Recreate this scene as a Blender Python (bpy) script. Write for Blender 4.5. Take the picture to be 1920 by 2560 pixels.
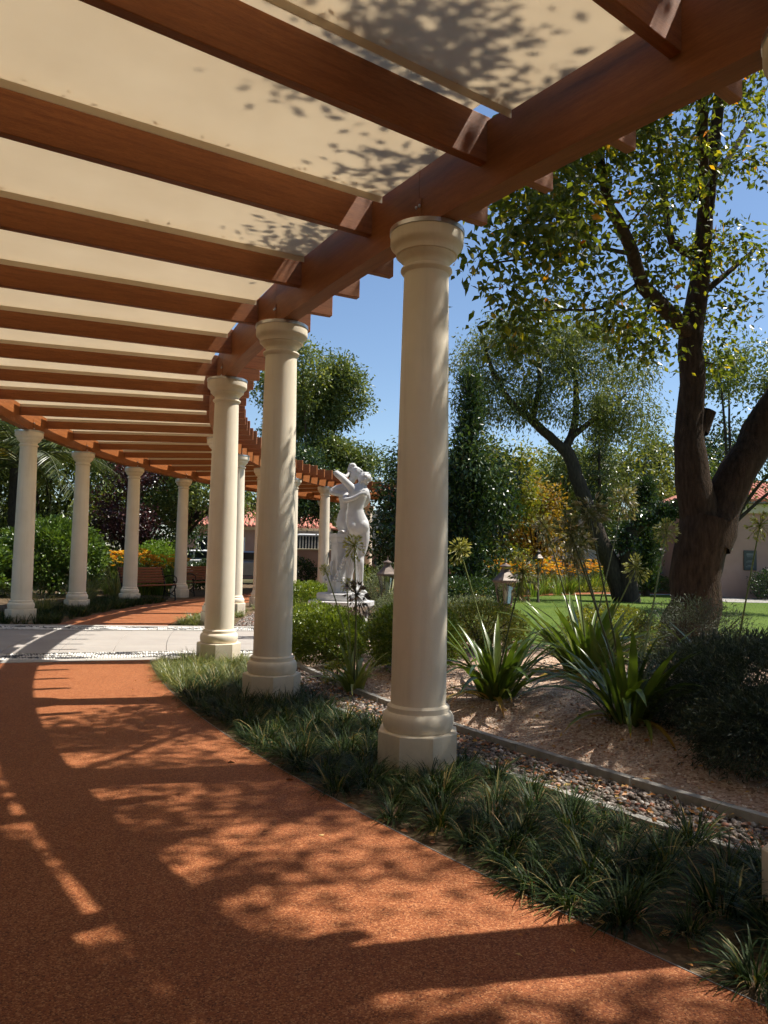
import bpy, bmesh, math, random
import numpy as np
from mathutils import Vector, Matrix

for o in list(bpy.data.objects):
    bpy.data.objects.remove(o)
SC = bpy.context.scene
COL = SC.collection
random.seed(11)
RNG = np.random.default_rng(11)

# ------------------------------------------------------------------ camera
PITCH, ROLL, EYE, FOCAL = 0.05768, 0.021457, 1.3359, 26.816
fw = Vector((0, math.cos(PITCH), math.sin(PITCH)))
up0 = Vector((0, -math.sin(PITCH), math.cos(PITCH)))
rt0 = Vector((1, 0, 0))
rt = rt0 * math.cos(ROLL) + up0 * math.sin(ROLL)
up = up0 * math.cos(ROLL) - rt0 * math.sin(ROLL)
cam = bpy.data.cameras.new('camera')
cam.sensor_fit = 'VERTICAL'
cam.sensor_height = 36
cam.sensor_width = 27
cam.lens = FOCAL
cam.clip_start = 0.05
cam.clip_end = 3000
camo = bpy.data.objects.new('camera', cam)
COL.objects.link(camo)
M = Matrix.Identity(4)
for i in range(3):
    M[i][0], M[i][1], M[i][2] = rt[i], up[i], -fw[i]
M[2][3] = EYE
camo.matrix_world = M
SC.camera = camo

# ------------------------------------------------------------------ sky, sun, exposure
SUN_EL = math.radians(59)
SUN_AZ = math.atan2(0.976, 0.218)          # from +Y towards +X
SDIR = Vector((math.cos(SUN_EL) * math.sin(SUN_AZ), math.cos(SUN_EL) * math.cos(SUN_AZ), math.sin(SUN_EL)))
world = bpy.data.worlds.new('World')
SC.world = world
world.use_nodes = True
wn = world.node_tree.nodes
wl = world.node_tree.links
for n in list(wn):
    wn.remove(n)
wo = wn.new('ShaderNodeOutputWorld')
wb = wn.new('ShaderNodeBackground')
ws = wn.new('ShaderNodeTexSky')
ws.sky_type = 'NISHITA'
ws.sun_disc = False
ws.sun_elevation = SUN_EL
ws.sun_rotation = SUN_AZ
ws.air_density = 1.0
ws.dust_density = 0.25
ws.ozone_density = 3.0
wb.inputs['Strength'].default_value = 0.09
wl.new(ws.outputs['Color'], wb.inputs['Color'])
wl.new(wb.outputs['Background'], wo.inputs['Surface'])
sun = bpy.data.lights.new('sun', 'SUN')
sun.energy = 5.0
sun.angle = math.radians(0.55)
sun.color = (1.0, 0.94, 0.84)
suno = bpy.data.objects.new('sun', sun)
COL.objects.link(suno)
suno.location = (20, 5, 30)
suno.rotation_euler = SDIR.to_track_quat('Z', 'Y').to_euler()
SC.view_settings.view_transform = 'Standard'
SC.view_settings.look = 'None'
SC.view_settings.gamma = 1.0
SC.view_settings.use_curve_mapping = False
SC.view_settings.exposure = 0.74
try:
    SC.cycles.use_denoising = True
    SC.cycles.max_bounces = 8
    SC.cycles.use_adaptive_sampling = True
    SC.cycles.adaptive_threshold = 0.03
    SC.cycles.diffuse_bounces = 5
    SC.cycles.transparent_max_bounces = 12
    SC.cycles.caustics_reflective = False
    SC.cycles.caustics_refractive = False
except Exception:
    pass

# ------------------------------------------------------------------ materials
def new_mat(name):
    m = bpy.data.materials.new(name)
    m.use_nodes = True
    nt = m.node_tree
    for n in list(nt.nodes):
        nt.nodes.remove(n)
    out = nt.nodes.new('ShaderNodeOutputMaterial')
    return m, nt, out

def ramp(nt, stops):
    r = nt.nodes.new('ShaderNodeValToRGB')
    els = r.color_ramp.elements
    while len(els) < len(stops):
        els.new(0.5)
    for e, (p, c) in zip(els, stops):
        e.position = p
        e.color = (c[0], c[1], c[2], 1)
    return r

def tex_noise(nt, vec, scale, detail=4, rough=0.6):
    n = nt.nodes.new('ShaderNodeTexNoise')
    n.inputs['Scale'].default_value = scale
    n.inputs['Detail'].default_value = detail
    n.inputs['Roughness'].default_value = rough
    if vec is not None:
        nt.links.new(vec, n.inputs['Vector'])
    return n

def surface(name, c1, c2, scale=4.0, rough=0.7, bump=0.1, bscale=60.0, stretch=None, spec=0.3, coord='Object',
            fine=None, metallic=0.0, detail=5, bdist=0.01):
    """noise-mottled surface: c1..c2 colours, optional stretched grain, optional fine speckle (colour, scale, amount)"""
    m, nt, out = new_mat(name)
    tc = nt.nodes.new('ShaderNodeTexCoord')
    vec = tc.outputs[coord]
    if stretch:
        mp = nt.nodes.new('ShaderNodeMapping')
        mp.inputs['Scale'].default_value = stretch
        nt.links.new(vec, mp.inputs['Vector'])
        vec = mp.outputs['Vector']
    n = tex_noise(nt, vec, scale, detail)
    r = ramp(nt, [(0.3, c1), (0.7, c2)])
    nt.links.new(n.outputs['Fac'], r.inputs['Fac'])
    colr = r.outputs['Color']
    if fine:
        n2 = tex_noise(nt, vec, fine[1], 2)
        r2 = ramp(nt, [(0.45, (0, 0, 0)), (0.62, (1, 1, 1))])
        nt.links.new(n2.outputs['Fac'], r2.inputs['Fac'])
        ml = nt.nodes.new('ShaderNodeMath')
        ml.operation = 'MULTIPLY'
        ml.inputs[1].default_value = fine[2]
        nt.links.new(r2.outputs['Color'], ml.inputs[0])
        mx = nt.nodes.new('ShaderNodeMixRGB')
        nt.links.new(ml.outputs[0], mx.inputs['Fac'])
        nt.links.new(colr, mx.inputs['Color1'])
        mx.inputs['Color2'].default_value = (*fine[0], 1)
        colr = mx.outputs['Color']
    b = nt.nodes.new('ShaderNodeBsdfPrincipled')
    b.inputs['Roughness'].default_value = rough
    b.inputs['Specular IOR Level'].default_value = spec
    b.inputs['Metallic'].default_value = metallic
    nt.links.new(colr, b.inputs['Base Color'])
    if bump:
        n3 = tex_noise(nt, vec, bscale, 3)
        bp = nt.nodes.new('ShaderNodeBump')
        bp.inputs['Strength'].default_value = bump
        bp.inputs['Distance'].default_value = bdist
        nt.links.new(n3.outputs['Fac'], bp.inputs['Height'])
        nt.links.new(bp.outputs['Normal'], b.inputs['Normal'])
    nt.links.new(b.outputs['BSDF'], out.inputs['Surface'])
    return m

def granule(name, cols, scale, rough=0.7, bump=0.6, spec=0.4, big=None, dist=0.004):
    """bonded crumb / crushed stone: each voronoi cell its own colour, raised"""
    m, nt, out = new_mat(name)
    tc = nt.nodes.new('ShaderNodeTexCoord')
    v = nt.nodes.new('ShaderNodeTexVoronoi')
    v.inputs['Scale'].default_value = scale
    nt.links.new(tc.outputs['Object'], v.inputs['Vector'])
    sx = nt.nodes.new('ShaderNodeSeparateColor')
    nt.links.new(v.outputs['Color'], sx.inputs['Color'])
    r = ramp(nt, [(i / (len(cols) - 1), c) for i, c in enumerate(cols)])
    nt.links.new(sx.outputs[0], r.inputs['Fac'])
    colr = r.outputs['Color']
    n = tex_noise(nt, tc.outputs['Object'], big[0] if big else 1.2, 5)
    r2 = ramp(nt, [(0.32, big[1] if big else (0.75,) * 3), (0.68, (1, 1, 1))])
    nt.links.new(n.outputs['Fac'], r2.inputs['Fac'])
    mx = nt.nodes.new('ShaderNodeMixRGB')
    mx.blend_type = 'MULTIPLY'
    mx.inputs['Fac'].default_value = 1
    nt.links.new(colr, mx.inputs['Color1'])
    nt.links.new(r2.outputs['Color'], mx.inputs['Color2'])
    b = nt.nodes.new('ShaderNodeBsdfPrincipled')
    b.inputs['Roughness'].default_value = rough
    b.inputs['Specular IOR Level'].default_value = spec
    nt.links.new(mx.outputs['Color'], b.inputs['Base Color'])
    bp = nt.nodes.new('ShaderNodeBump')
    bp.invert = True
    bp.inputs['Strength'].default_value = bump
    bp.inputs['Distance'].default_value = dist
    nt.links.new(v.outputs['Distance'], bp.inputs['Height'])
    nt.links.new(bp.outputs['Normal'], b.inputs['Normal'])
    nt.links.new(b.outputs['BSDF'], out.inputs['Surface'])
    return m

LEAF = 1.35
def leafmat(name, stops, transl=0.35, tcol=(1.3, 1.25, 0.5), rough=0.42, spec=0.45):
    """leaf: colour from the per-leaf value 'lv', part of the light passes through"""
    m, nt, out = new_mat(name)
    at = nt.nodes.new('ShaderNodeAttribute')
    at.attribute_name = 'lv'
    r = ramp(nt, [(p_, tuple(min(.7, q_ * LEAF) for q_ in c_)) for p_, c_ in stops])
    nt.links.new(at.outputs['Fac'], r.inputs['Fac'])
    b = nt.nodes.new('ShaderNodeBsdfPrincipled')
    b.inputs['Roughness'].default_value = rough
    b.inputs['Specular IOR Level'].default_value = spec
    nt.links.new(r.outputs['Color'], b.inputs['Base Color'])
    mx = nt.nodes.new('ShaderNodeMixRGB')
    mx.blend_type = 'MULTIPLY'
    mx.inputs['Fac'].default_value = 1
    nt.links.new(r.outputs['Color'], mx.inputs['Color1'])
    mx.inputs['Color2'].default_value = (*tcol, 1)
    t = nt.nodes.new('ShaderNodeBsdfTranslucent')
    nt.links.new(mx.outputs['Color'], t.inputs['Color'])
    s = nt.nodes.new('ShaderNodeMixShader')
    s.inputs['Fac'].default_value = transl
    nt.links.new(b.outputs['BSDF'], s.inputs[1])
    nt.links.new(t.outputs['BSDF'], s.inputs[2])
    nt.links.new(s.outputs['Shader'], out.inputs['Surface'])
    return m

def stonemat(name, stops, rough=0.7):
    m, nt, out = new_mat(name)
    at = nt.nodes.new('ShaderNodeAttribute')
    at.attribute_name = 'lv'
    r = ramp(nt, stops)
    nt.links.new(at.outputs['Fac'], r.inputs['Fac'])
    b = nt.nodes.new('ShaderNodeBsdfPrincipled')
    b.inputs['Roughness'].default_value = rough
    b.inputs['Specular IOR Level'].default_value = 0.3
    nt.links.new(r.outputs['Color'], b.inputs['Base Color'])
    nt.links.new(b.outputs['BSDF'], out.inputs['Surface'])
    return m

def plain(name, c, rough=0.5, metallic=0.0, spec=0.5):
    return surface(name, tuple(x * 0.9 for x in c), tuple(min(1, x * 1.08) for x in c), 6, rough, 0.05, 80, None, spec, 'Object', None, metallic)

MT = {}
MT['wood'] = surface('stained_wood', (0.235, 0.078, 0.021), (0.37, 0.132, 0.038), 3.0, 0.52, 0.25, 40, (1.2, 14, 14), 0.35, fine=((0.16, 0.046, 0.014), 22, 0.35))
MT['beam'] = surface('stained_beam_wood', (0.235, 0.078, 0.021), (0.34, 0.118, 0.034), 2.0, 0.55, 0.1, 40, (14, 1.0, 14), 0.3, fine=((0.17, 0.05, 0.015), 18, 0.3))
MT['cream'] = surface('cream_cast_stone', (0.735, 0.625, 0.455), (0.79, 0.685, 0.515), 2.5, 0.7, 0.12, 140, None, 0.25, fine=((0.66, 0.55, 0.40), 60, 0.2), bdist=0.003)
MT['steel'] = plain('brushed_steel', (0.55, 0.54, 0.52), 0.32, 1.0)
MT['dsteel'] = plain('dark_bracket_steel', (0.10, 0.09, 0.08), 0.5, 0.6)
MT['path'] = granule('red_rubber_crumb', [(0.115, 0.029, 0.009), (0.245, 0.074, 0.024), (0.30, 0.096, 0.032), (0.335, 0.113, 0.039), (0.50, 0.235, 0.105)], 190, 0.7, 0.5, 0.3, (0.8, (0.80, 0.77, 0.74)), 0.003)
MT['slab'] = surface('pale_paving_stone', (0.335, 0.305, 0.28), (0.39, 0.36, 0.33), 1.6, 0.75, 0.1, 120, None, 0.25, fine=((0.28, 0.255, 0.23), 45, 0.35), bdist=0.003)
MT['curb'] = surface('white_curb_stone', (0.35, 0.33, 0.30), (0.42, 0.40, 0.37), 3, 0.75, 0.1, 90, None, 0.25)
MT['concrete'] = surface('grey_concrete_edging', (0.27, 0.255, 0.23), (0.40, 0.38, 0.345), 5, 0.85, 0.25, 60, None, 0.2, fine=((0.16, 0.15, 0.13), 14, 0.35))
MT['soil'] = surface('bed_soil', (0.055, 0.036, 0.022), (0.135, 0.092, 0.056), 6, 0.95, 0.8, 40, None, 0.1, fine=((0.30, 0.22, 0.14), 30, 0.4))
MT['mulch'] = granule('crushed_pink_stone', [(0.30, 0.19, 0.13), (0.52, 0.37, 0.27), (0.60, 0.46, 0.35), (0.68, 0.56, 0.45), (0.42, 0.25, 0.18)], 60, 0.85, 1.0, 0.2, (2.0, (0.74, 0.66, 0.60)), 0.012)
MT['ground'] = surface('garden_ground', (0.05, 0.055, 0.025), (0.12, 0.10, 0.055), 0.5, 0.95, 0.6, 12, None, 0.1)
MT['lawn'] = surface('mown_lawn', (0.062, 0.105, 0.018), (0.125, 0.17, 0.03), 0.6, 0.9, 0.8, 90, None, 0.1, fine=((0.03, 0.07, 0.012), 60, 0.5))
MT['marble'] = surface('white_marble', (0.50, 0.487, 0.475), (0.585, 0.572, 0.56), 3, 0.6, 0.12, 60, None, 0.3, fine=((0.40, 0.385, 0.36), 7, 0.35), bdist=0.004)
MT['bark'] = surface('rough_bark', (0.022, 0.015, 0.010), (0.072, 0.048, 0.031), 7, 0.92, 1.0, 22, (3, 3, 0.7), 0.1, detail=8, bdist=0.03)
MT['bark2'] = surface('dark_bark', (0.035, 0.028, 0.022), (0.085, 0.068, 0.052), 6, 0.92, 1.0, 18, (3, 3, 0.8), 0.1, detail=8, bdist=0.03)
MT['iron'] = plain('black_iron', (0.02, 0.019, 0.018), 0.45, 0.5)
MT['bench'] = surface('bench_slat_wood', (0.22, 0.085, 0.042), (0.33, 0.135, 0.07), 5, 0.55, 0.2, 40, (1, 12, 12), 0.3)
MT['bronze'] = surface('aged_bronze_paint', (0.085, 0.060, 0.044), (0.165, 0.12, 0.09), 6, 0.45, 0.1, 60, None, 0.45, metallic=0.2)
MT['pink'] = surface('pink_render', (0.40, 0.245, 0.185), (0.46, 0.29, 0.225), 2, 0.9, 0.2, 90, None, 0.15)
MT['trim'] = surface('cream_trim', (0.58, 0.50, 0.33), (0.66, 0.57, 0.39), 3, 0.8, 0.05, 60)
MT['white'] = surface('white_paint', (0.74, 0.735, 0.72), (0.80, 0.795, 0.78), 3, 0.7, 0.08, 60)
MT['gwall'] = surface('weathered_white_wall', (0.55, 0.55, 0.53), (0.72, 0.72, 0.70), 2.2, 0.85, 0.2, 60, None, 0.2, fine=((0.40, 0.40, 0.37), 5, 0.4))
MT['tile'] = surface('terracotta_tile', (0.42, 0.15, 0.10), (0.60, 0.27, 0.20), 8, 0.8, 0.2, 40)
MT['darkglass'] = plain('dark_window', (0.025, 0.03, 0.035), 0.12, 0.0, 0.6)
MT['grey'] = plain('grey_metal', (0.22, 0.21, 0.20), 0.5, 0.3)
MT['plaque'] = plain('plaque_bronze', (0.055, 0.062, 0.055), 0.5, 0.3)
MT['plaquemark'] = plain('plaque_lettering', (0.20, 0.21, 0.20), 0.6)
MT['carpaint'] = plain('silver_car_paint', (0.42, 0.45, 0.48), 0.28, 0.6)
MT['carwhite'] = plain('white_car_paint', (0.78, 0.78, 0.78), 0.3, 0.0)
MT['rubber'] = plain('tyre_rubber', (0.02, 0.02, 0.02), 0.8)
MT['blue'] = plain('blue_plastic', (0.02, 0.12, 0.55), 0.4)
MT['stem'] = surface('green_stem', (0.14, 0.17, 0.045), (0.22, 0.25, 0.08), 8, 0.5, 0.05, 80)
MT['dstem'] = surface('dull_stem', (0.075, 0.085, 0.035), (0.12, 0.125, 0.055), 8, 0.5, 0.05, 80)

def weathered_stone():
    m, nt, out = new_mat('weathered_cream_stone')
    tc = nt.nodes.new('ShaderNodeTexCoord')
    n = tex_noise(nt, tc.outputs['Object'], 2.2, 5)
    r = ramp(nt, [(0.3, (0.76, 0.665, 0.515)), (0.7, (0.84, 0.75, 0.60))])
    nt.links.new(n.outputs['Fac'], r.inputs['Fac'])
    mp = nt.nodes.new('ShaderNodeMapping')
    mp.inputs['Scale'].default_value = (9, 9, 0.55)
    nt.links.new(tc.outputs['Object'], mp.inputs['Vector'])
    n2 = tex_noise(nt, mp.outputs['Vector'], 1.6, 6, 0.65)
    r2 = ramp(nt, [(0.52, (0, 0, 0)), (0.78, (0.42, 0.42, 0.42))])
    nt.links.new(n2.outputs['Fac'], r2.inputs['Fac'])
    mx = nt.nodes.new('ShaderNodeMixRGB')
    nt.links.new(r2.outputs['Color'], mx.inputs['Fac'])
    nt.links.new(r.outputs['Color'], mx.inputs['Color1'])
    mx.inputs['Color2'].default_value = (0.58, 0.49, 0.36, 1)
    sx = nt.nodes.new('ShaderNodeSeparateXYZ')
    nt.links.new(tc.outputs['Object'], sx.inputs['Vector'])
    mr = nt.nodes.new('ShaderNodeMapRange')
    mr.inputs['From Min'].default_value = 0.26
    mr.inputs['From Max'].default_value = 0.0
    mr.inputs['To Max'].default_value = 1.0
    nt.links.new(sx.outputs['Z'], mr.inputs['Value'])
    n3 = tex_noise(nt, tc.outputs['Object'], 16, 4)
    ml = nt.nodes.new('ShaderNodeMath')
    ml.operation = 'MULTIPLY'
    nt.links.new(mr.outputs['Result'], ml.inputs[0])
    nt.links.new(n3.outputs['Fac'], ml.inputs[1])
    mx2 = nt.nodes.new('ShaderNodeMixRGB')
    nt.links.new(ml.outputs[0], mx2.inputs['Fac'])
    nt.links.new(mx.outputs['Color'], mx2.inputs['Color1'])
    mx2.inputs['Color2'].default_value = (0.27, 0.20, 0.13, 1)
    n4 = tex_noise(nt, tc.outputs['Object'], 130, 2)
    bp = nt.nodes.new('ShaderNodeBump')
    bp.inputs['Strength'].default_value = 0.22
    bp.inputs['Distance'].default_value = 0.003
    nt.links.new(n4.outputs['Fac'], bp.inputs['Height'])
    b = nt.nodes.new('ShaderNodeBsdfPrincipled')
    b.inputs['Roughness'].default_value = 0.72
    b.inputs['Specular IOR Level'].default_value = 0.22
    nt.links.new(mx2.outputs['Color'], b.inputs['Base Color'])
    nt.links.new(bp.outputs['Normal'], b.inputs['Normal'])
    nt.links.new(b.outputs['BSDF'], out.inputs['Surface'])
    return m
MT['cream'] = weathered_stone()

def panel_material():
    m, nt, out = new_mat('translucent_roof_sheet')
    tc = nt.nodes.new('ShaderNodeTexCoord')
    n = tex_noise(nt, tc.outputs['Object'], 1.5, 4)
    r = ramp(nt, [(0.3, (0.74, 0.655, 0.525)), (0.7, (0.79, 0.71, 0.58))])
    nt.links.new(n.outputs['Fac'], r.inputs['Fac'])
    d = nt.nodes.new('ShaderNodeBsdfPrincipled')
    d.inputs['Roughness'].default_value = 0.45
    d.inputs['Specular IOR Level'].default_value = 0.35
    nt.links.new(r.outputs['Color'], d.inputs['Base Color'])
    t = nt.nodes.new('ShaderNodeBsdfTranslucent')
    nt.links.new(r.outputs['Color'], t.inputs['Color'])
    s = nt.nodes.new('ShaderNodeMixShader')
    s.inputs['Fac'].default_value = 0.585
    nt.links.new(d.outputs['BSDF'], s.inputs[1])
    nt.links.new(t.outputs['BSDF'], s.inputs[2])
    nt.links.new(s.outputs['Shader'], out.inputs['Surface'])
    return m
MT['panel'] = panel_material()

def glass_material():
    m, nt, out = new_mat('lantern_glass')
    g = nt.nodes.new('ShaderNodeBsdfGlossy')
    g.inputs['Roughness'].default_value = 0.08
    t = nt.nodes.new('ShaderNodeBsdfTransparent')
    t.inputs['Color'].default_value = (0.80, 0.80, 0.66, 1)
    fr = nt.nodes.new('ShaderNodeFresnel')
    fr.inputs['IOR'].default_value = 1.6
    s = nt.nodes.new('ShaderNodeMixShader')
    nt.links.new(fr.outputs['Fac'], s.inputs['Fac'])
    nt.links.new(t.outputs['BSDF'], s.inputs[1])
    nt.links.new(g.outputs['BSDF'], s.inputs[2])
    nt.links.new(s.outputs['Shader'], out.inputs['Surface'])
    return m
MT['glass'] = glass_material()

G = lambda a, b, c: (a, b, c)
MT['lf_near'] = leafmat('leaf_near_tree', [(0, G(.030, .046, .010)), (.45, G(.062, .082, .015)), (.72, G(.115, .130, .020)), (.9, G(.25, .205, .022)), (.97, G(.34, .16, .02)), (1, G(.30, .08, .02))], 0.55, (1.8, 1.6, .38), .26, .6)
MT['lf_mid'] = leafmat('leaf_grey_green', [(0, G(.05, .066, .018)), (.5, G(.112, .136, .034)), (.9, G(.205, .22, .052)), (1, G(.30, .27, .07))], .38, rough=.4)
MT['lf_dark'] = leafmat('leaf_dark_evergreen', [(0, G(.014, .028, .009)), (.6, G(.032, .058, .016)), (.92, G(.07, .105, .026)), (1, G(.13, .155, .04))], .25, rough=.26, spec=.6)
MT['lf_olive'] = leafmat('leaf_olive', [(0, G(.045, .065, .018)), (.55, G(.10, .13, .032)), (.9, G(.175, .20, .045)), (1, G(.26, .27, .065))], .32, rough=.38)
MT['lf_yel'] = leafmat('leaf_yellow_green', [(0, G(.075, .095, .02)), (.5, G(.15, .165, .028)), (.85, G(.24, .22, .032)), (1, G(.32, .20, .03))], .4)
MT['lf_gold'] = leafmat('leaf_autumn_gold', [(0, G(.10, .08, .02)), (.5, G(.22, .15, .02)), (.85, G(.34, .19, .022)), (1, G(.30, .09, .02))], .4)
MT['lf_purple'] = leafmat('leaf_purple', [(0, G(.022, .012, .014)), (.6, G(.05, .022, .024)), (.9, G(.10, .035, .03)), (1, G(.09, .09, .03))], .28, (1.4, .7, .6), .3)
MT['lf_box'] = leafmat('leaf_box', [(0, G(.055, .085, .013)), (.5, G(.125, .17, .022)), (.85, G(.21, .25, .034)), (1, G(.30, .30, .05))], .36, rough=.3, spec=.55)
MT['lf_silver'] = leafmat('leaf_silver_shrub', [(0, G(.06, .075, .045)), (.5, G(.12, .14, .075)), (.9, G(.22, .24, .12)), (1, G(.34, .33, .13))], .3, (1.2, 1.2, .6), .55)
MT['lf_rose'] = leafmat('leaf_dark_needle_shrub', [(0, G(.02, .028, .018)), (.6, G(.045, .058, .034)), (.93, G(.10, .115, .065)), (1, G(.2, .2, .10))], .22, (1.2, 1.2, .6), .5)
MT['lf_lime'] = leafmat('leaf_lime_shrub', [(0, G(.06, .11, .015)), (.6, G(.12, .20, .025)), (1, G(.22, .29, .04))], .4)
MT['lf_bigl'] = leafmat('leaf_broad_shrub', [(0, G(.035, .065, .014)), (.6, G(.075, .125, .022)), (.9, G(.13, .19, .03)), (1, G(.2, .24, .04))], .3, rough=.33, spec=.5)
MT['lf_palm'] = leafmat('leaf_palm', [(0, G(.028, .042, .014)), (.6, G(.06, .08, .024)), (1, G(.13, .14, .04))], .25, rough=.35)
MT['lf_palmdry'] = leafmat('leaf_palm_yellowed', [(0, G(.20, .15, .02)), (1, G(.42, .30, .03))], .3)
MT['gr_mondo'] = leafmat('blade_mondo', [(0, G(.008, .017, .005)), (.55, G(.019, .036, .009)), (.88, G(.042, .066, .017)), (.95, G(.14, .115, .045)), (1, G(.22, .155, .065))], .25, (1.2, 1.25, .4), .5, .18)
MT['gr_mondo_sun'] = leafmat('blade_mondo_sunlit', [(0, G(.05, .065, .022)), (.55, G(.095, .12, .035)), (.9, G(.17, .18, .055)), (1, G(.30, .24, .09))], .28, (1.2, 1.2, .5), .4, .5)  # lit copy of the mondo blade: sunlight put into the paler tone
MT['gr_fount'] = leafmat('blade_fountain_grass', [(0, G(.07, .085, .025)), (.6, G(.15, .16, .05)), (1, G(.30, .26, .11))], .35)
MT['gr_lawn'] = leafmat('blade_lawn', [(0, G(.05, .09, .014)), (.6, G(.095, .15, .022)), (1, G(.18, .22, .045))], .35)
MT['agap'] = leafmat('agapanthus_leaf', [(0, G(.036, .062, .012)), (.55, G(.075, .115, .02)), (.86, G(.14, .175, .03)), (.95, G(.30, .17, .03)), (1, G(.38, .15, .03))], .25, (1.3, 1.3, .4), .3, .55)
MT['agap_l'] = leafmat('agapanthus_leaf_pale', [(0, G(.10, .13, .03)), (.6, G(.17, .20, .05)), (.9, G(.28, .26, .06)), (1, G(.42, .22, .04))], .3, (1.2, 1.2, .45), .35, .5)
MT['umbel'] = leafmat('agapanthus_umbel', [(0, G(.16, .17, .045)), (.6, G(.30, .30, .09)), (.9, G(.42, .40, .16)), (1, G(.55, .52, .42))], .3)
MT['umbel_dull'] = leafmat('agapanthus_umbel_dull', [(0, G(.085, .095, .04)), (.6, G(.17, .17, .075)), (.88, G(.24, .20, .12)), (1, G(.55, .50, .52))], .3)
MT['umbel_dry'] = leafmat('agapanthus_umbel_dry', [(0, G(.05, .04, .03)), (.6, G(.10, .08, .065)), (1, G(.32, .24, .22))], .2)
MT['lily'] = leafmat('daylily_petal', [(0, G(.62, .17, .01)), (.6, G(.72, .27, .012)), (1, G(.78, .40, .03))], .35, (1.1, 1, .6), .6)
MT['lily_lf'] = leafmat('daylily_blade', [(0, G(.055, .10, .018)), (.6, G(.11, .175, .03)), (1, G(.22, .25, .05))], .35)
MT['lit'] = leafmat('fallen_leaf', [(0, G(.10, .05, .025)), (.4, G(.26, .10, .04)), (.75, G(.36, .17, .05)), (1, G(.45, .32, .12))], .2)
MT['river'] = stonemat('river_pebble', [(0, G(.06, .045, .036)), (.4, G(.15, .12, .10)), (.75, G(.25, .205, .175)), (.9, G(.42, .385, .35)), (.94, G(.26, .12, .08)), (1, G(.34, .15, .10))])
MT['chip'] = stonemat('stone_chip', [(0, G(.34, .20, .14)), (.4, G(.54, .39, .29)), (.8, G(.66, .53, .42)), (1, G(.76, .68, .58))])
MT['mosaic'] = stonemat('mosaic_pebble', [(0, G(.045, .045, .05)), (.49, G(.12, .12, .125)), (.51, G(.56, .54, .50)), (1, G(.74, .72, .68))], .5)

# ------------------------------------------------------------------ object helpers
def tag(o, label=None, cat=None, group=None, kind=None):
    if label: o['label'] = label
    if cat: o['category'] = cat
    if group: o['group'] = group
    if kind: o['kind'] = kind
    return o

def link(name, data, parent=None, loc=None, rz=None):
    o = bpy.data.objects.new(name, data)
    COL.objects.link(o)
    if parent is not None:
        o.parent = parent
    if loc is not None:
        o.location = loc
    if rz is not None:
        o.rotation_euler = (0, 0, rz)
    return o

def empty(name, loc=(0, 0, 0), rz=0.0):
    o = bpy.data.objects.new(name, None)
    o.empty_display_size = 0.2
    COL.objects.link(o)
    o.location = loc
    o.rotation_euler = (0, 0, rz)
    return o

def np_mesh(name, V, F, mat=None, attr=None, smooth=False):
    V = np.asarray(V, np.float32)
    F = np.asarray(F, np.int32)
    me = bpy.data.meshes.new(name)
    me.vertices.add(len(V))
    me.vertices.foreach_set('co', V.ravel())
    k = F.shape[1]
    me.loops.add(F.size)
    me.loops.foreach_set('vertex_index', F.ravel())
    me.polygons.add(len(F))
    me.polygons.foreach_set('loop_start', np.arange(0, F.size, k, dtype=np.int32))
    me.polygons.foreach_set('use_smooth', np.full(len(F), smooth, bool))
    me.update(calc_edges=True)
    if attr is not None:
        a = me.attributes.new('lv', 'FLOAT', 'POINT')
        a.data.foreach_set('value', np.asarray(attr, np.float32))
    if mat is not None:
        me.materials.append(mat)
    return me

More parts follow.
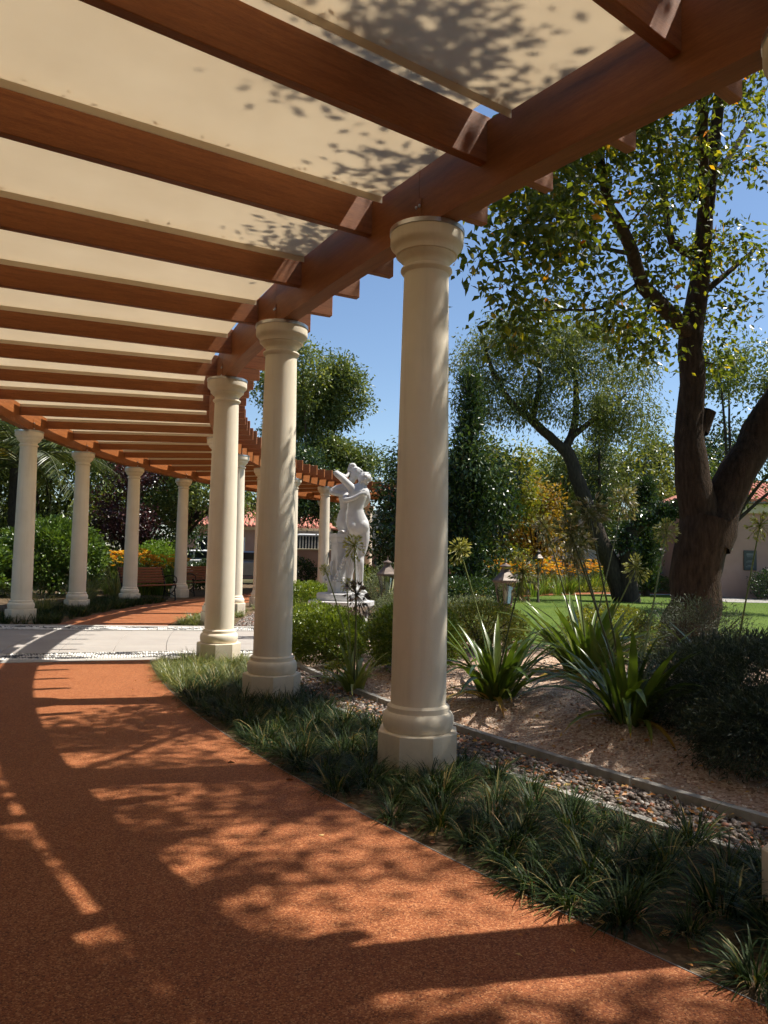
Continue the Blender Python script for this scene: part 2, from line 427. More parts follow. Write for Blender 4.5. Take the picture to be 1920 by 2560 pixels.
class MB:
    """collects shapes of ONE part"""
    def __init__(s):
        s.v, s.f = [], []
    def add(s, vs, fs):
        b = len(s.v)
        s.v += [tuple(x) for x in vs]
        s.f += [tuple(i + b for i in q) for q in fs]
        return s
    def box(s, x0, x1, y0, y1, z0, z1):
        return s.add([(x0, y0, z0), (x1, y0, z0), (x1, y1, z0), (x0, y1, z0), (x0, y0, z1), (x1, y0, z1), (x1, y1, z1), (x0, y1, z1)],
                     [(0, 3, 2, 1), (4, 5, 6, 7), (0, 1, 5, 4), (1, 2, 6, 5), (2, 3, 7, 6), (3, 0, 4, 7)])
    def lathe(s, prof, n=32, c=(0, 0), ang=0.0):
        vs, fs = [], []
        for r, z in prof:
            for i in range(n):
                a = ang + 2 * math.pi * i / n
                vs.append((c[0] + r * math.cos(a), c[1] + r * math.sin(a), z))
        for j in range(len(prof) - 1):
            for i in range(n):
                fs.append((j * n + i, j * n + (i + 1) % n, (j + 1) * n + (i + 1) % n, (j + 1) * n + i))
        fs.append(tuple(range(n - 1, -1, -1)))
        fs.append(tuple((len(prof) - 1) * n + i for i in range(n)))
        return s.add(vs, fs)
    def tube(s, pts, rad, n=8):
        pts = [Vector(p) for p in pts]
        if not hasattr(rad, '__len__'):
            rad = [rad] * len(pts)
        vs, fs = [], []
        ref = Vector((0.31, 0.2, 1)).normalized()
        prev = None
        for i, p in enumerate(pts):
            t = (pts[min(i + 1, len(pts) - 1)] - pts[max(i - 1, 0)]).normalized()
            if prev is None:
                u = t.cross(ref)
                if u.length < 0.05:
                    u = t.cross(Vector((1, 0, 0)))
                u.normalize()
            else:
                u = (prev - t * prev.dot(t)).normalized()
            prev = u
            w = t.cross(u)
            for k in range(n):
                a = 2 * math.pi * k / n
                vs.append(p + (u * math.cos(a) + w * math.sin(a)) * rad[i])
        for j in range(len(pts) - 1):
            for k in range(n):
                fs.append((j * n + k, j * n + (k + 1) % n, (j + 1) * n + (k + 1) % n, (j + 1) * n + k))
        fs.append(tuple(range(n - 1, -1, -1)))
        fs.append(tuple((len(pts) - 1) * n + k for k in range(n)))
        return s.add(vs, fs)
    def prism(s, poly, y0, y1):
        """polygon in x,z extruded along y"""
        n = len(poly)
        vs = [(x, y0, z) for x, z in poly] + [(x, y1, z) for x, z in poly]
        fs = [tuple(range(n)), tuple(range(2 * n - 1, n - 1, -1))]
        for i in range(n):
            fs.append((i, i + n, (i + 1) % n + n, (i + 1) % n))
        return s.add(vs, fs)
    def sphere(s, c, r, n=10, m=7):
        rx, ry, rz = r if hasattr(r, '__len__') else (r, r, r)
        prof = []
        vs, fs = [], []
        for j in range(1, m):
            t = math.pi * j / m
            for i in range(n):
                a = 2 * math.pi * i / n
                vs.append((c[0] + rx * math.sin(t) * math.cos(a), c[1] + ry * math.sin(t) * math.sin(a), c[2] + rz * math.cos(t)))
        for j in range(m - 2):
            for i in range(n):
                fs.append((j * n + i, (j + 1) * n + i, (j + 1) * n + (i + 1) % n, j * n + (i + 1) % n))
        top = len(vs)
        vs.append((c[0], c[1], c[2] + rz))
        vs.append((c[0], c[1], c[2] - rz))
        for i in range(n):
            fs.append((top, i, (i + 1) % n))
            fs.append((top + 1, (m - 2) * n + (i + 1) % n, (m - 2) * n + i))
        return s.add(vs, fs)
    def mesh(s, name, mat, smooth=False, bevel=0.0):
        me = bpy.data.meshes.new(name)
        me.from_pydata([tuple(v) for v in s.v], [], s.f)
        me.update()
        bm = bmesh.new()
        bm.from_mesh(me)
        bmesh.ops.recalc_face_normals(bm, faces=bm.faces)
        if bevel:
            bmesh.ops.bevel(bm, geom=list(bm.edges), offset=bevel, segments=1, affect='EDGES', clamp_overlap=True)
        bm.to_mesh(me)
        bm.free()
        if smooth:
            me.polygons.foreach_set('use_smooth', [True] * len(me.polygons))
            me.set_sharp_from_angle(angle=math.radians(38))
        if mat is not None:
            me.materials.append(mat)
        return me
    def obj(s, name, mat, parent=None, smooth=False, bevel=0.0):
        return link(name, s.mesh(name, mat, smooth, bevel), parent)

def copy_tree(o, parent=None):
    c = o.copy()
    COL.objects.link(c)
    c.parent = parent
    for ch in list(o.children):
        copy_tree(ch, c)
    return c

# ------------------------------------------------------------------ layout of the place (metres)
CX, CY, RI, RO = 18.158, 16.727, 21.424, 24.888      # centre of the curved walk, inner and outer column rows
A0, DA = -0.6985, 0.11766                            # angle of the column beside the camera, angle between columns
KMIN, KMAX = -3, 12
def pol(R, a, z=0.0):
    return (CX - R * math.cos(a), CY + R * math.sin(a), z)
def pang(k):
    return A0 + DA * k
def sm(t):
    t = min(1.0, max(0.0, t))
    return t * t * (3 - 2 * t)
def mound(x, y):
    R = math.hypot(x - CX, y - CY)
    a = math.atan2(y - CY, CX - x)
    rin = 16.3 - 2.6 * sm((-0.42 - a) / 0.12)
    h = 0.19 * sm((20.5 - R) / 1.1) * sm((R - rin) / 1.0) * sm((-0.24 - a) / 0.12)
    return h + 0.03 * sm((20.5 - R) / 0.4) * math.sin(x * 2.3 + 1) * math.sin(y * 1.9)

def polar_strip(name, R0, R1, a0, a1, z0, z1, mat, n=40, parent=None):
    vs, fs = [], []
    for i in range(n + 1):
        a = a0 + (a1 - a0) * i / n
        vs += [pol(R0, a, z0), pol(R1, a, z0), pol(R1, a, z1), pol(R0, a, z1)]
    for i in range(n):
        b = i * 4
        for q in range(4):
            fs.append((b + q, b + (q + 1) % 4, b + 4 + (q + 1) % 4, b + 4 + q))
    fs += [(0, 3, 2, 1), (n * 4, n * 4 + 1, n * 4 + 2, n * 4 + 3)]
    return MB().add(vs, fs).obj(name, mat, parent)

# ------------------------------------------------------------------ ground
g = MB().add([(-600, -600, -0.06), (600, -600, -0.06), (600, 900, -0.06), (-600, 900, -0.06)], [(0, 1, 2, 3)]).obj('ground', MT['ground'])
tag(g, 'dark garden soil spreading under the whole garden', None, None, 'structure')
n = 96
lv = [(CX, CY, -0.012)] + [pol(16.95, 2 * math.pi * i / n, -0.012) for i in range(n)]
lo = MB().add(lv, [(0, 1 + i, 1 + (i + 1) % n) for i in range(n)]).obj('lawn', MT['lawn'])
tag(lo, 'round mown green lawn inside the curved walk', None, None, 'structure')
tag(polar_strip('path', 22.22, 24.75, -1.3, -0.3325, -0.05, 0.0, MT['path'], 60), 'red crumb path curving under the pergola towards the camera', None, None, 'structure')
tag(polar_strip('path', 22.22, 24.12, -0.1315, 1.3, -0.05, 0.0, MT['path'], 70), 'red crumb path running on past the benches beyond the paving', None, None, 'structure')
tag(polar_strip('path', 17.0, 18.0, 0.18, 1.6, -0.05, -0.004, MT['path'], 50), 'thin red path ringing the far side of the lawn', None, None, 'structure')
tag(polar_strip('path', 16.1, 16.7, 0.98, 1.7, -0.05, -0.002, MT['curb'], 40), 'pale stone path at the far right of the lawn', None, None, 'structure')
tag(polar_strip('planting_bed', 18.0, 22.2, -1.2, -0.3325, -0.055, -0.010, MT['soil'], 50), 'brown soil bed between the red path and the mulch', None, None, 'structure')
tag(polar_strip('planting_bed', 18.1, 22.2, -0.1315, 1.2, -0.055, -0.010, MT['soil'], 50), 'soil bed along the columns beyond the paving', None, None, 'structure')
tag(polar_strip('planting_bed', 24.14, 30, -0.1315, 1.2, -0.055, -0.010, MT['soil'], 50), 'soil bed behind the benches on the outer side', None, None, 'structure')

e_ = polar_strip('path_edging', 22.2135, 22.219, -1.2, -0.3325, -0.05, 0.002, MT['grey'], 60)
tag(e_, 'thin dark metal strip edging the near red path', 'edging')
# mulch mound
nr, na = 46, 90
V, Fq = [], []
for i in range(na + 1):
    a = -1.25 + (1.25 - 0.24) * i / na
    for j in range(nr + 1):
        R = 20.56 - (20.56 - 13.2) * j / nr
        p = pol(R, a)
        z = mound(p[0], p[1])
        z = z - 0.03 * (1 if R < 16.9 else 0) if z < 0.012 else z
        if j == nr or i in (0, na): z = -0.055
        V.append((p[0], p[1], z))
for i in range(na):
    for j in range(nr):
        b = i * (nr + 1) + j
        Fq.append((b, b + 1, b + nr + 2, b + nr + 1))
me = np_mesh('mulch_bed', V, Fq, MT['mulch'], None, True)
tag(link('mulch_bed', me), 'mound of pale pinkish crushed stone under the agapanthus', None, None, 'structure')

# stone chips on the mound, river pebbles in the drain strip: nobody could count them
OCT = np.array([(1, 0, 0), (-1, 0, 0), (0, 1, 0), (0, -1, 0), (0, 0, 1), (0, 0, -1)], float)
OCF = np.array([(0, 2, 4), (2, 1, 4), (1, 3, 4), (3, 0, 4), (2, 0, 5), (1, 2, 5), (3, 1, 5), (0, 3, 5)])
bm = bmesh.new()
bmesh.ops.create_icosphere(bm, subdivisions=1, radius=1)
ICO = np.array([v.co[:] for v in bm.verts])
ICF = np.array([[v.index for v in f.verts] for f in bm.faces])
bm.free()
def rot_rand(n, rng):
    q = rng.normal(size=(n, 4))
    q /= np.linalg.norm(q, axis=1)[:, None]
    w, x, y, z = q.T
    return np.stack([np.stack([1 - 2 * (y * y + z * z), 2 * (x * y - z * w), 2 * (x * z + y * w)], 1),
                     np.stack([2 * (x * y + z * w), 1 - 2 * (x * x + z * z), 2 * (y * z - x * w)], 1),
                     np.stack([2 * (x * z - y * w), 2 * (y * z + x * w), 1 - 2 * (x * x + y * y)], 1)], 1)
def scatter_stones(name, P, size, mat, rng, base=(ICO, ICF), flat=0.6, smooth=True, lvv=None, jit=0.25):
    n = len(P)
    bv, bf = base
    S = (size * rng.uniform(0.6, 1.35, n))[:, None] * np.stack([np.ones(n), rng.uniform(.6, .95, n), np.full(n, flat)], 1)
    loc = bv[None] * S[:, None, :] * (1 + rng.uniform(-jit, jit, (n, len(bv), 1)))
    Rm = rot_rand(n, rng)
    ang = rng.uniform(0, 6.283, n)
    Rz = np.zeros((n, 3, 3)); Rz[:, 0, 0] = np.cos(ang); Rz[:, 0, 1] = -np.sin(ang); Rz[:, 1, 0] = np.sin(ang); Rz[:, 1, 1] = np.cos(ang); Rz[:, 2, 2] = 1
    Rm = np.where(rng.uniform(size=(n, 1, 1)) < 0.35, Rm, Rz)
    Vv = np.einsum('nij,nkj->nki', Rm, loc) + np.asarray(P)[:, None, :]
    Ff = bf[None] + (np.arange(n) * len(bv))[:, None, None]
    lv_ = rng.uniform(size=n) if lvv is None else lvv
    return np_mesh(name, Vv.reshape(-1, 3), Ff.reshape(-1, 3), mat, np.repeat(lv_, len(bv)), smooth)
rg = np.random.default_rng(3)
P = []
while len(P) < 13000:
    R = 20.52 - 3.6 * rg.uniform() ** 1.35
    a = rg.uniform(-0.74, -0.26)
    x, y, _ = pol(R, a)
    if mound(x, y) > 0.0: P.append((x, y, mound(x, y) + 0.003))
tag(link('stone_chips', scatter_stones('stone_chips', np.array(P), 0.011, MT['chip'], rg, (OCT, OCF), 0.7, False)), 'loose pale pink stone chips strewn over the mound', 'gravel', None, 'stuff')
P = []
for _ in range(9000):
    R = rg.uniform(20.62, 21.02); a = rg.uniform(-0.80, -0.335)
    P.append(pol(R, a, rg.uniform(-0.012, 0.012)))
for _ in range(2600):
    R = rg.uniform(20.62, 21.02); a = rg.uniform(-0.128, 0.12)
    P.append(pol(R, a, rg.uniform(-0.012, 0.012)))
tag(link('river_pebbles', scatter_stones('river_pebbles', np.array(P), 0.019, MT['river'], rg)), 'mixed grey and white river pebbles filling the drain strip', 'pebbles', None, 'stuff')

# concrete edging, each length a piece
edge = empty('concrete_edging', pol(20.58, -0.55, -0.05))
tag(edge, 'low grey concrete edging holding back the mulch mound', 'edging')
def edging(R, w, zt, a0, a1, L, parent):
    a = a0
    while a < a1:
        b = min(a1, a + L / R)
        o = polar_strip('edging_block', R - w / 2, R + w / 2, a + 0.0004, b - 0.0004, -0.055, zt + random.uniform(-.004, .004), MT['concrete'], 6)
        o.parent = parent
        o.matrix_parent_inverse = Matrix.Translation(-Vector(parent.location))
        a = b
edging(20.59, 0.055, 0.055, -0.86, -0.335, 0.95, edge)
edge2 = empty('concrete_edging', pol(21.05, -0.55, -0.05))
tag(edge2, 'flush concrete edging between mondo grass and drain pebbles', 'edging')
edging(21.05, 0.05, 0.012, -0.86, -0.335, 0.95, edge2)

# paved crossing
pav = polar_strip('pavement', 19.9, 28.0, -0.3325, -0.1315, -0.055, -0.022, MT['concrete'], 30)
tag(pav, 'pale stone paved crossing between pebble mosaic bands', None, None, 'structure')
rows = 4
for i in range(12):
    Ra = 19.95 + i * 0.68
    for j in range(rows):
        a, b = -0.2925 + 0.122 * j / rows, -0.2925 + 0.122 * (j + 1) / rows
        e = 0.004 / 22
        z = 0.0 + random.uniform(-0.0025, 0.0015)
        vs = [pol(Ra + .003, a + e, -.022), pol(Ra + .677, a + e, -.022), pol(Ra + .677, b - e, -.022), pol(Ra + .003, b - e, -.022)]
        vs += [(x, y, z) for x, y, _ in vs]
        MB().add(vs, [(0, 3, 2, 1), (4, 5, 6, 7), (0, 1, 5, 4), (1, 2, 6, 5), (2, 3, 7, 6), (3, 0, 4, 7)]).obj('slab', MT['slab'], pav, False, 0.004)
for a, b in ((-0.3325, -0.3225), (-0.2965, -0.2935), (-0.1695, -0.1665), (-0.1415, -0.1315)):
    i = 0
    while i < 8:
        polar_strip('curb_stone', 19.95 + i * 1.0, 20.945 + i * 1.0, a + .0001, b - .0001, -.022, 0.004, MT['curb'], 2, pav)
        i += 1
P, L = [], []
for a, b in ((-0.3222, -0.2968), (-0.1662, -0.1418)):
    R = 20.0
    while R < 27.6:
        t = 0.0
        while t < 1:
            P.append(pol(R + rg.uniform(-.006, .006), a + (b - a) * (t + .02), -0.012))
            band = math.sin(R * 4.6 + 2.2 * math.sin(t * 6.283 + R * 1.1))
            L.append(rg.uniform(0.0, 0.45) if band > 0.45 else rg.uniform(0.55, 1))
            t += 0.075
        R += 0.034
mo = link('pebble_mosaic', scatter_stones('pebble_mosaic', np.array(P), 0.021, MT['mosaic'], rg, (ICO, ICF), 0.75, True, np.array(L), 0.12), pav)
mo['kind'] = 'stuff'

# ------------------------------------------------------------------ pergola
per = empty('pergola', pol((RI + RO) / 2, pang(4), 0))
tag(per, 'long curved pergola of cream columns, brown timber beams and white roof sheets', 'pergola')
PINV = Matrix.Translation(-Vector(per.location))
def pchild(o, parent=None):
    o.parent = parent or per
    if parent is None:
        o.matrix_parent_inverse = PINV
    return o

shaft = [(0.2, 0.385)]
for i in range(13):
    t = i / 12
    shaft.append((0.1785 - 0.0305 * (t ** 1.5), 0.40 + (3.20 - 0.40) * t))
cap = [(0.148, 3.2005), (0.152, 3.205), (0.164, 3.212), (0.172, 3.224), (0.170, 3.236), (0.158, 3.243), (0.1485, 3.246), (0.149, 3.27),
       (0.156, 3.285), (0.172, 3.297), (0.186, 3.312), (0.191, 3.325), (0.204, 3.327), (0.207, 3.35), (0.215, 3.368), (0.228, 3.378), (0.240, 3.39), (0.2435, 3.405), (0.2435, 3.468)]
base = [(0.212, 0.236), (0.222, 0.25), (0.2285, 0.275), (0.2295, 0.30), (0.2265, 0.325), (0.216, 0.345), (0.2005, 0.353), (0.2005, 0.3845)]
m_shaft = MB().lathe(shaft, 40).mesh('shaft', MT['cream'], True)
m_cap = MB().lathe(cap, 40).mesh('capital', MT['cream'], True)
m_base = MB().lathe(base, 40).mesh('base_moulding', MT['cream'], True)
m_plinth = MB().lathe([(0.268, -0.04), (0.268, 0.228), (0.262, 0.2355)], 8, (0, 0), math.pi / 8).mesh('plinth', MT['cream'], False)
m_disc = MB().lathe([(0.249, 3.4685), (0.249, 3.497)], 48).mesh('cap_plate', MT['steel'], True)
def column(k, row):
    a = pang(k)
    c = link('column', m_shaft, None, pol(RI if row == 0 else RO, a), math.pi - a + (k * 7 + row * 3) * 0.13)
    pchild(c)
    for nme, mm in (('plinth', m_plinth), ('base_moulding', m_base), ('capital', m_cap), ('cap_plate', m_disc)):
        q = link(nme, mm, c)
        if nme == 'plinth':
            q.rotation_euler = (0, 0, -((k * 7 + row * 3) * 0.13) + 0.12)
    return c
BZ0, BZ1, BW = 3.5, 3.925, 0.14
for k in range(KMIN, KMAX + 1):
    for row in (0, 1):
        if k != 4:
            column(k, row)
# curved beams from column to column
def beam_mesh(R):
    n = 26
    vs, fs = [], []
    g_ = 0.0025 / R
    for i in range(n + 1):
        a = g_ + (DA - 2 * g_) * i / n
        for r, z in ((R - BW / 2, BZ0), (R + BW / 2, BZ0), (R + BW / 2, BZ1), (R - BW / 2, BZ1)):
            vs.append((r * math.cos(a) - R, -r * math.sin(a), z))
    for i in range(n):
        b = i * 4
        for q in range(4):
            fs.append((b + q, b + (q + 1) % 4, b + 4 + (q + 1) % 4, b + 4 + q))
    fs += [(0, 3, 2, 1), (n * 4, n * 4 + 1, n * 4 + 2, n * 4 + 3)]
    return MB().add(vs, fs).mesh('beam', MT['beam'], False)
for R in (RI, RO):
    mb = beam_mesh(R)
    for k in range(KMIN, KMAX):
        pchild(link('beam', mb, None, pol(R, pang(k)), math.pi - pang(k)))
# steel knife plates with bolts at the beam joints
bk = MB()
bk.box(0.0715, 0.0765, -0.03, 0.03, 3.4985, 3.70)
m_bk = bk.mesh('bracket', MT['wood'])
m_bt = MB().sphere((0, 0, 0), 0.011, 8, 5).mesh('bolt', MT['steel'], True)
for k in range(KMIN, KMAX + 1):
    if k == 4: continue
    for R in (RI, RO):
        for side in (0, math.pi):
            o = pchild(link('bracket', m_bk, None, pol(R, pang(k)), math.pi - pang(k) + side))
            if -1 < k < 9:
                for y in (-0.018, 0.018):
                    for z in (3.55, 3.65):
                        link('bolt', m_bt, o, (0.079, y, z))
# rafters: two full ones per bay, short tail pieces between them; local x points outward
RZ0, RZ1, RW = 3.672, 3.955, 0.066
m_raf = MB().box(-0.50, RO - RI + 0.50, -RW / 2, RW / 2, RZ0, RZ1).mesh('rafter', MT['wood'], False, 0.004)
m_tin = MB().box(-0.50, 0.05, -RW / 2, RW / 2, RZ0, 3.915).mesh('rafter_tail', MT['wood'], False, 0.004)
m_tout = MB().box(RO - RI - 0.05, RO - RI + 0.50, -RW / 2, RW / 2, RZ0, 3.915).mesh('rafter_tail', MT['wood'], False, 0.004)
for k4 in range(KMIN * 4, KMAX * 4 + 1):
    a = pang(k4 / 4)
    if k4 % 2 == 1:
        pchild(link('rafter', m_raf, None, pol(RI, a), math.pi - a))
    else:
        pchild(link('rafter_tail', m_tin, None, pol(RI, a), math.pi - a))
        pchild(link('rafter_tail', m_tout, None, pol(RI, a), math.pi - a))
# roof sheets: shallow trays between the rafters, stopping short of the beams
def panel_mesh():
    """lapped sheet: low main field, a down-turned lip near its far side, then a step up to the flange over the next rafter"""
    h = DA / 4
    R0, R1 = RI + 0.18, RO - 0.16
    zs, zf, lip, th, gap = 3.808, 3.958, 0.045, 0.006, 0.30
    def P(R, s, off, z):
        y = s * (R * math.sin(h) - RW / 2 - off)
        return (R * math.cos(h) - RI, y, z)
    low = [(+1, .010, zs), (-1, gap + th, zs), (-1, gap + th, zs - lip), (-1, gap, zs - lip), (-1, gap, zf), (-1, -.04, zf)]
    hi = [(-1, -.04, zf + th), (-1, gap + th, zf + th), (-1, gap + th, zs + th), (+1, .010, zs + th)]
    prof = low + hi
    n = len(prof)
    vs = []
    for R in (R0, R1):
        vs += [P(R, s, o, z) for s, o, z in prof]
    fs = [(i, (i + 1) % n, n + (i + 1) % n, n + i) for i in range(n)]
    for b in (0, n):
        fs += [(b + 0, b + 1, b + 8, b + 9), (b + 1, b + 2, b + 3), (b + 1, b + 3, b + 4, b + 8), (b + 4, b + 5, b + 6, b + 7), (b + 4, b + 7, b + 8)]
    return MB().add(vs, fs).mesh('roof_sheet', MT['panel'])
m_pan = panel_mesh()
for k2 in range(KMIN * 2 + 1, KMAX * 2):
    a = pang(k2 / 2)
    pchild(link('roof_sheet', m_pan, None, pol(RI, a), math.pi - a))

# ------------------------------------------------------------------ plant helpers
def unit(v):
    return v / np.maximum(np.linalg.norm(v, axis=-1, keepdims=True), 1e-9)

def leaf_geo(P, D, size, asp, rng, fold=0.3, lv_=None, upb=0.6):
    """one folded kite per leaf"""
    n = len(P)
    D = unit(D)
    ref = unit(rng.normal(size=(n, 3)) * (1 - upb) + np.array([0, 0, 1.0]) * upb)
    W = unit(np.cross(D, ref))
    N = np.cross(W, D)
    s = (size * rng.uniform(0.65, 1.25, n))[:, None]
    a = P
    b = P + D * s * .45 + W * s * asp * .5 + N * s * fold * asp * .5
    c = P + D * s - N * s * 0.06
    d = P + D * s * .45 - W * s * asp * .5 + N * s * fold * asp * .5
    V = np.stack([a, b, c, d], 1).reshape(-1, 3)
    k = np.arange(n)[:, None] * 4
    F = np.concatenate([k + np.array([[0, 1, 2]]), k + np.array([[0, 2, 3]])], 0)
    if lv_ is None:
        lv_ = rng.uniform(size=n)
    return V, F, np.repeat(lv_, 4)

def blade_geo(B, az, length, lean, curl, width, rng, seg=4, lv_=None, tip=0.75):
    """grass blade / strap leaf: arching tapered strip"""
    n = len(B)
    ht = np.stack([np.cos(az), np.sin(az), np.zeros(n)], 1)
    wd = np.stack([-np.sin(az), np.cos(az), np.zeros(n)], 1)
    p = np.array(B, float)
    rows = []
    for i in range(seg + 1):
        t = i / seg
        w = (width * (1 - t ** 2.2 * tip) * (0.55 + 0.45 * min(1, t * 4)))[:, None] if i < seg else (width * 0.03)[:, None]
        rows.append(p - wd * w / 2)
        rows.append(p + wd * w / 2)
        th = lean + curl * (t + .5 / seg)
        p = p + (ht * np.sin(th)[:, None] + np.array([0, 0, 1.0]) * np.cos(th)[:, None]) * (length / seg)[:, None]
    V = np.stack(rows, 1)
    m = 2 * (seg + 1)
    F = []
    k = np.arange(n)[:, None] * m
    for i in range(seg):
        b = 2 * i
        F.append(k + np.array([[b, b + 1, b + 3]]))
        F.append(k + np.array([[b, b + 3, b + 2]]))
    if lv_ is None:
        lv_ = rng.uniform(size=n)
    return V.reshape(-1, 3), np.concatenate(F, 0), np.repeat(lv_, m)

def join_geo(parts):
    V, F, A, o = [], [], [], 0
    for v, f, a in parts:
        V.append(v); F.append(f + o); A.append(a); o += len(v)
    return np.concatenate(V), np.concatenate(F), np.concatenate(A)

def tubes_geo(polys, n=6):
    """polys: list of (pts Nx3, radii N) -> quads"""
    V, F, o = [], [], 0
    for pts, rad in polys:
        pts = np.asarray(pts, float); rad = np.asarray(rad, float)
        m = len(pts)
        T = np.gradient(pts, axis=0)
        T = unit(T)
        ref = np.array([0.3, 0.9, 0.1]) if abs(T[0] @ np.array([0, 0, 1.0])) > .7 else np.array([0, 0.1, 1.0])
        U = unit(np.cross(T, ref))
        W = np.cross(T, U)
        an = np.arange(n) * 2 * np.pi / n
        ring = pts[:, None] + (U[:, None] * np.cos(an)[None, :, None] + W[:, None] * np.sin(an)[None, :, None]) * rad[:, None, None]
        V.append(ring.reshape(-1, 3))
        i = np.arange(m - 1)[:, None]; k = np.arange(n)[None]
        F.append(np.stack([o + i * n + k, o + i * n + (k + 1) % n, o + (i + 1) * n + (k + 1) % n, o + (i + 1) * n + k], -1).reshape(-1, 4))
        o += m * n
    return np.concatenate(V), np.concatenate(F)

def smooth_poly(pts, rad, step=0.22, wob=0.0, rng=None):
    pts = np.asarray(pts, float); rad = np.asarray(rad, float)
    out, ro = [], []
    n = len(pts)
    for i in range(n - 1):
        p0, p1, p2, p3 = pts[max(i - 1, 0)], pts[i], pts[i + 1], pts[min(i + 2, n - 1)]
        m = max(2, int(np.linalg.norm(p2 - p1) / step))
        for j in range(m):
            t = j / m
            q = 0.5 * ((2 * p1) + (-p0 + p2) * t + (2 * p0 - 5 * p1 + 4 * p2 - p3) * t * t + (-p0 + 3 * p1 - 3 * p2 + p3) * t ** 3)
            out.append(q); ro.append(rad[i] * (1 - t) + rad[i + 1] * t)
    out.append(pts[-1]); ro.append(rad[-1])
    out = np.array(out); ro = np.array(ro)
    if wob and rng is not None:
        out[1:] += rng.normal(size=(len(out) - 1, 3)) * wob * ro[1:, None]
    return out, ro

def blob_points(blobs, rng, shell=0.5):
    """points in a union of ellipsoids (centre, radii, count)"""
    out = []
    for c, r, k in blobs:
        d = unit(rng.normal(size=(k, 3)))
        rad = rng.uniform(shell, 1.0, k) ** 0.7
        out.append(np.array(c) + d * rad[:, None] * np.array(r))
    return np.concatenate(out)

def clumpy(blobs, rng, k=6, r=.4):
    """break each big blob into k tight clumps so that light falls through between them"""
    out = []
    for c, rad, n in blobs:
        m = max(1, min(k, n // 3))
        d = unit(rng.normal(size=(m, 3))) * rng.uniform(.25, 1, (m, 1)) ** .6 * np.array(rad)
        for q in d:
            out.append((np.array(c) + q, (r, r, r * .8), max(2, n // m)))
    return out

def make_tree(name, limbs, clusters, leaf_n, leaf_size, asp, leaf_m, bark_m, label, group=None, sigma=0.28, seed=1, twig=0.02,
              lvfun=None, hang=0.0, origin=None, cat='tree', sides=7, upb=0.5, fold=0.3):
    """limbs: explicit polylines (pts, radii). every cluster of leaves is joined to the nearest wood by a twig"""
    rng = np.random.default_rng(seed)
    polys = [smooth_poly(p, r, 0.22, 0.08, rng) for p, r in limbs]
    nodes = np.concatenate([p for p, r in polys]); nrad = np.concatenate([r for p, r in polys])
    keep = np.concatenate([np.arange(len(p)) > 0.3 * len(p) if i == 0 else np.ones(len(p), bool) for i, (p, r) in enumerate(polys)])
    nodes, nrad = nodes[keep], nrad[keep]
    d0 = np.array([np.min(np.linalg.norm(nodes - c, axis=1)) for c in clusters])
    LP, LD, LV = [], [], []
    for ci in np.argsort(d0):
        c = clusters[ci]
        dv = c - nodes
        dist = np.linalg.norm(dv, axis=1) + 0.5 * np.maximum(0, -dv[:, 2])
        j = int(np.argmin(dist))
        p0 = nodes[j]
        L = np.linalg.norm(c - p0)
        r0 = min(nrad[j] * 0.7, twig * (0.35 + 0.55 * L))
        t = np.linspace(0, 1, max(4, int(L / 0.3)))[:, None]
        mid = (p0 + c) / 2 + rng.normal(size=3) * 0.13 * L + np.array([0, 0, 0.08 * L])
        pts = (1 - t) ** 2 * p0 + 2 * t * (1 - t) * mid + t * t * c
        rr = r0 * (1 - t[:, 0]) + 0.004 * t[:, 0]
        polys.append((pts, rr))
        nodes = np.concatenate([nodes, pts[1:]]); nrad = np.concatenate([nrad, rr[1:]])
        k = max(3, int(leaf_n * rng.uniform(0.6, 1.4)))
        tt = rng.uniform(0.35 if L < 1 else 0.6, 1.0, k)
        base = pts[np.minimum((tt * (len(pts) - 1)).astype(int), len(pts) - 1)]
        off = rng.normal(size=(k, 3)) * sigma * np.array([1, 1, 0.8])
        LP.append(base + off)
        LD.append(unit(off) * 0.6 + rng.normal(size=(k, 3)) * 0.6 + np.array([0, 0, -0.25 - hang]))
        b = rng.normal() * 0.16
        LV.append(np.clip(rng.beta(2.2, 3.0, k) + b, 0, 1) if lvfun is None else lvfun(rng, k, base + off))
    LP, LD, LV = np.concatenate(LP), np.concatenate(LD), np.concatenate(LV)
    o0 = np.array(origin if origin is not None else limbs[0][0][0], float)
    root = empty(name, o0)
    V, F = tubes_geo(polys, sides)
    link('trunk', np_mesh('trunk', V - o0, F, bark_m, None, True), root)
    V, F, A = leaf_geo(LP - o0, LD, leaf_size, asp, rng, fold, LV, upb)
    link('crown', np_mesh('crown', V, F, leaf_m, A), root)
    tag(root, label, cat, group)
    return root

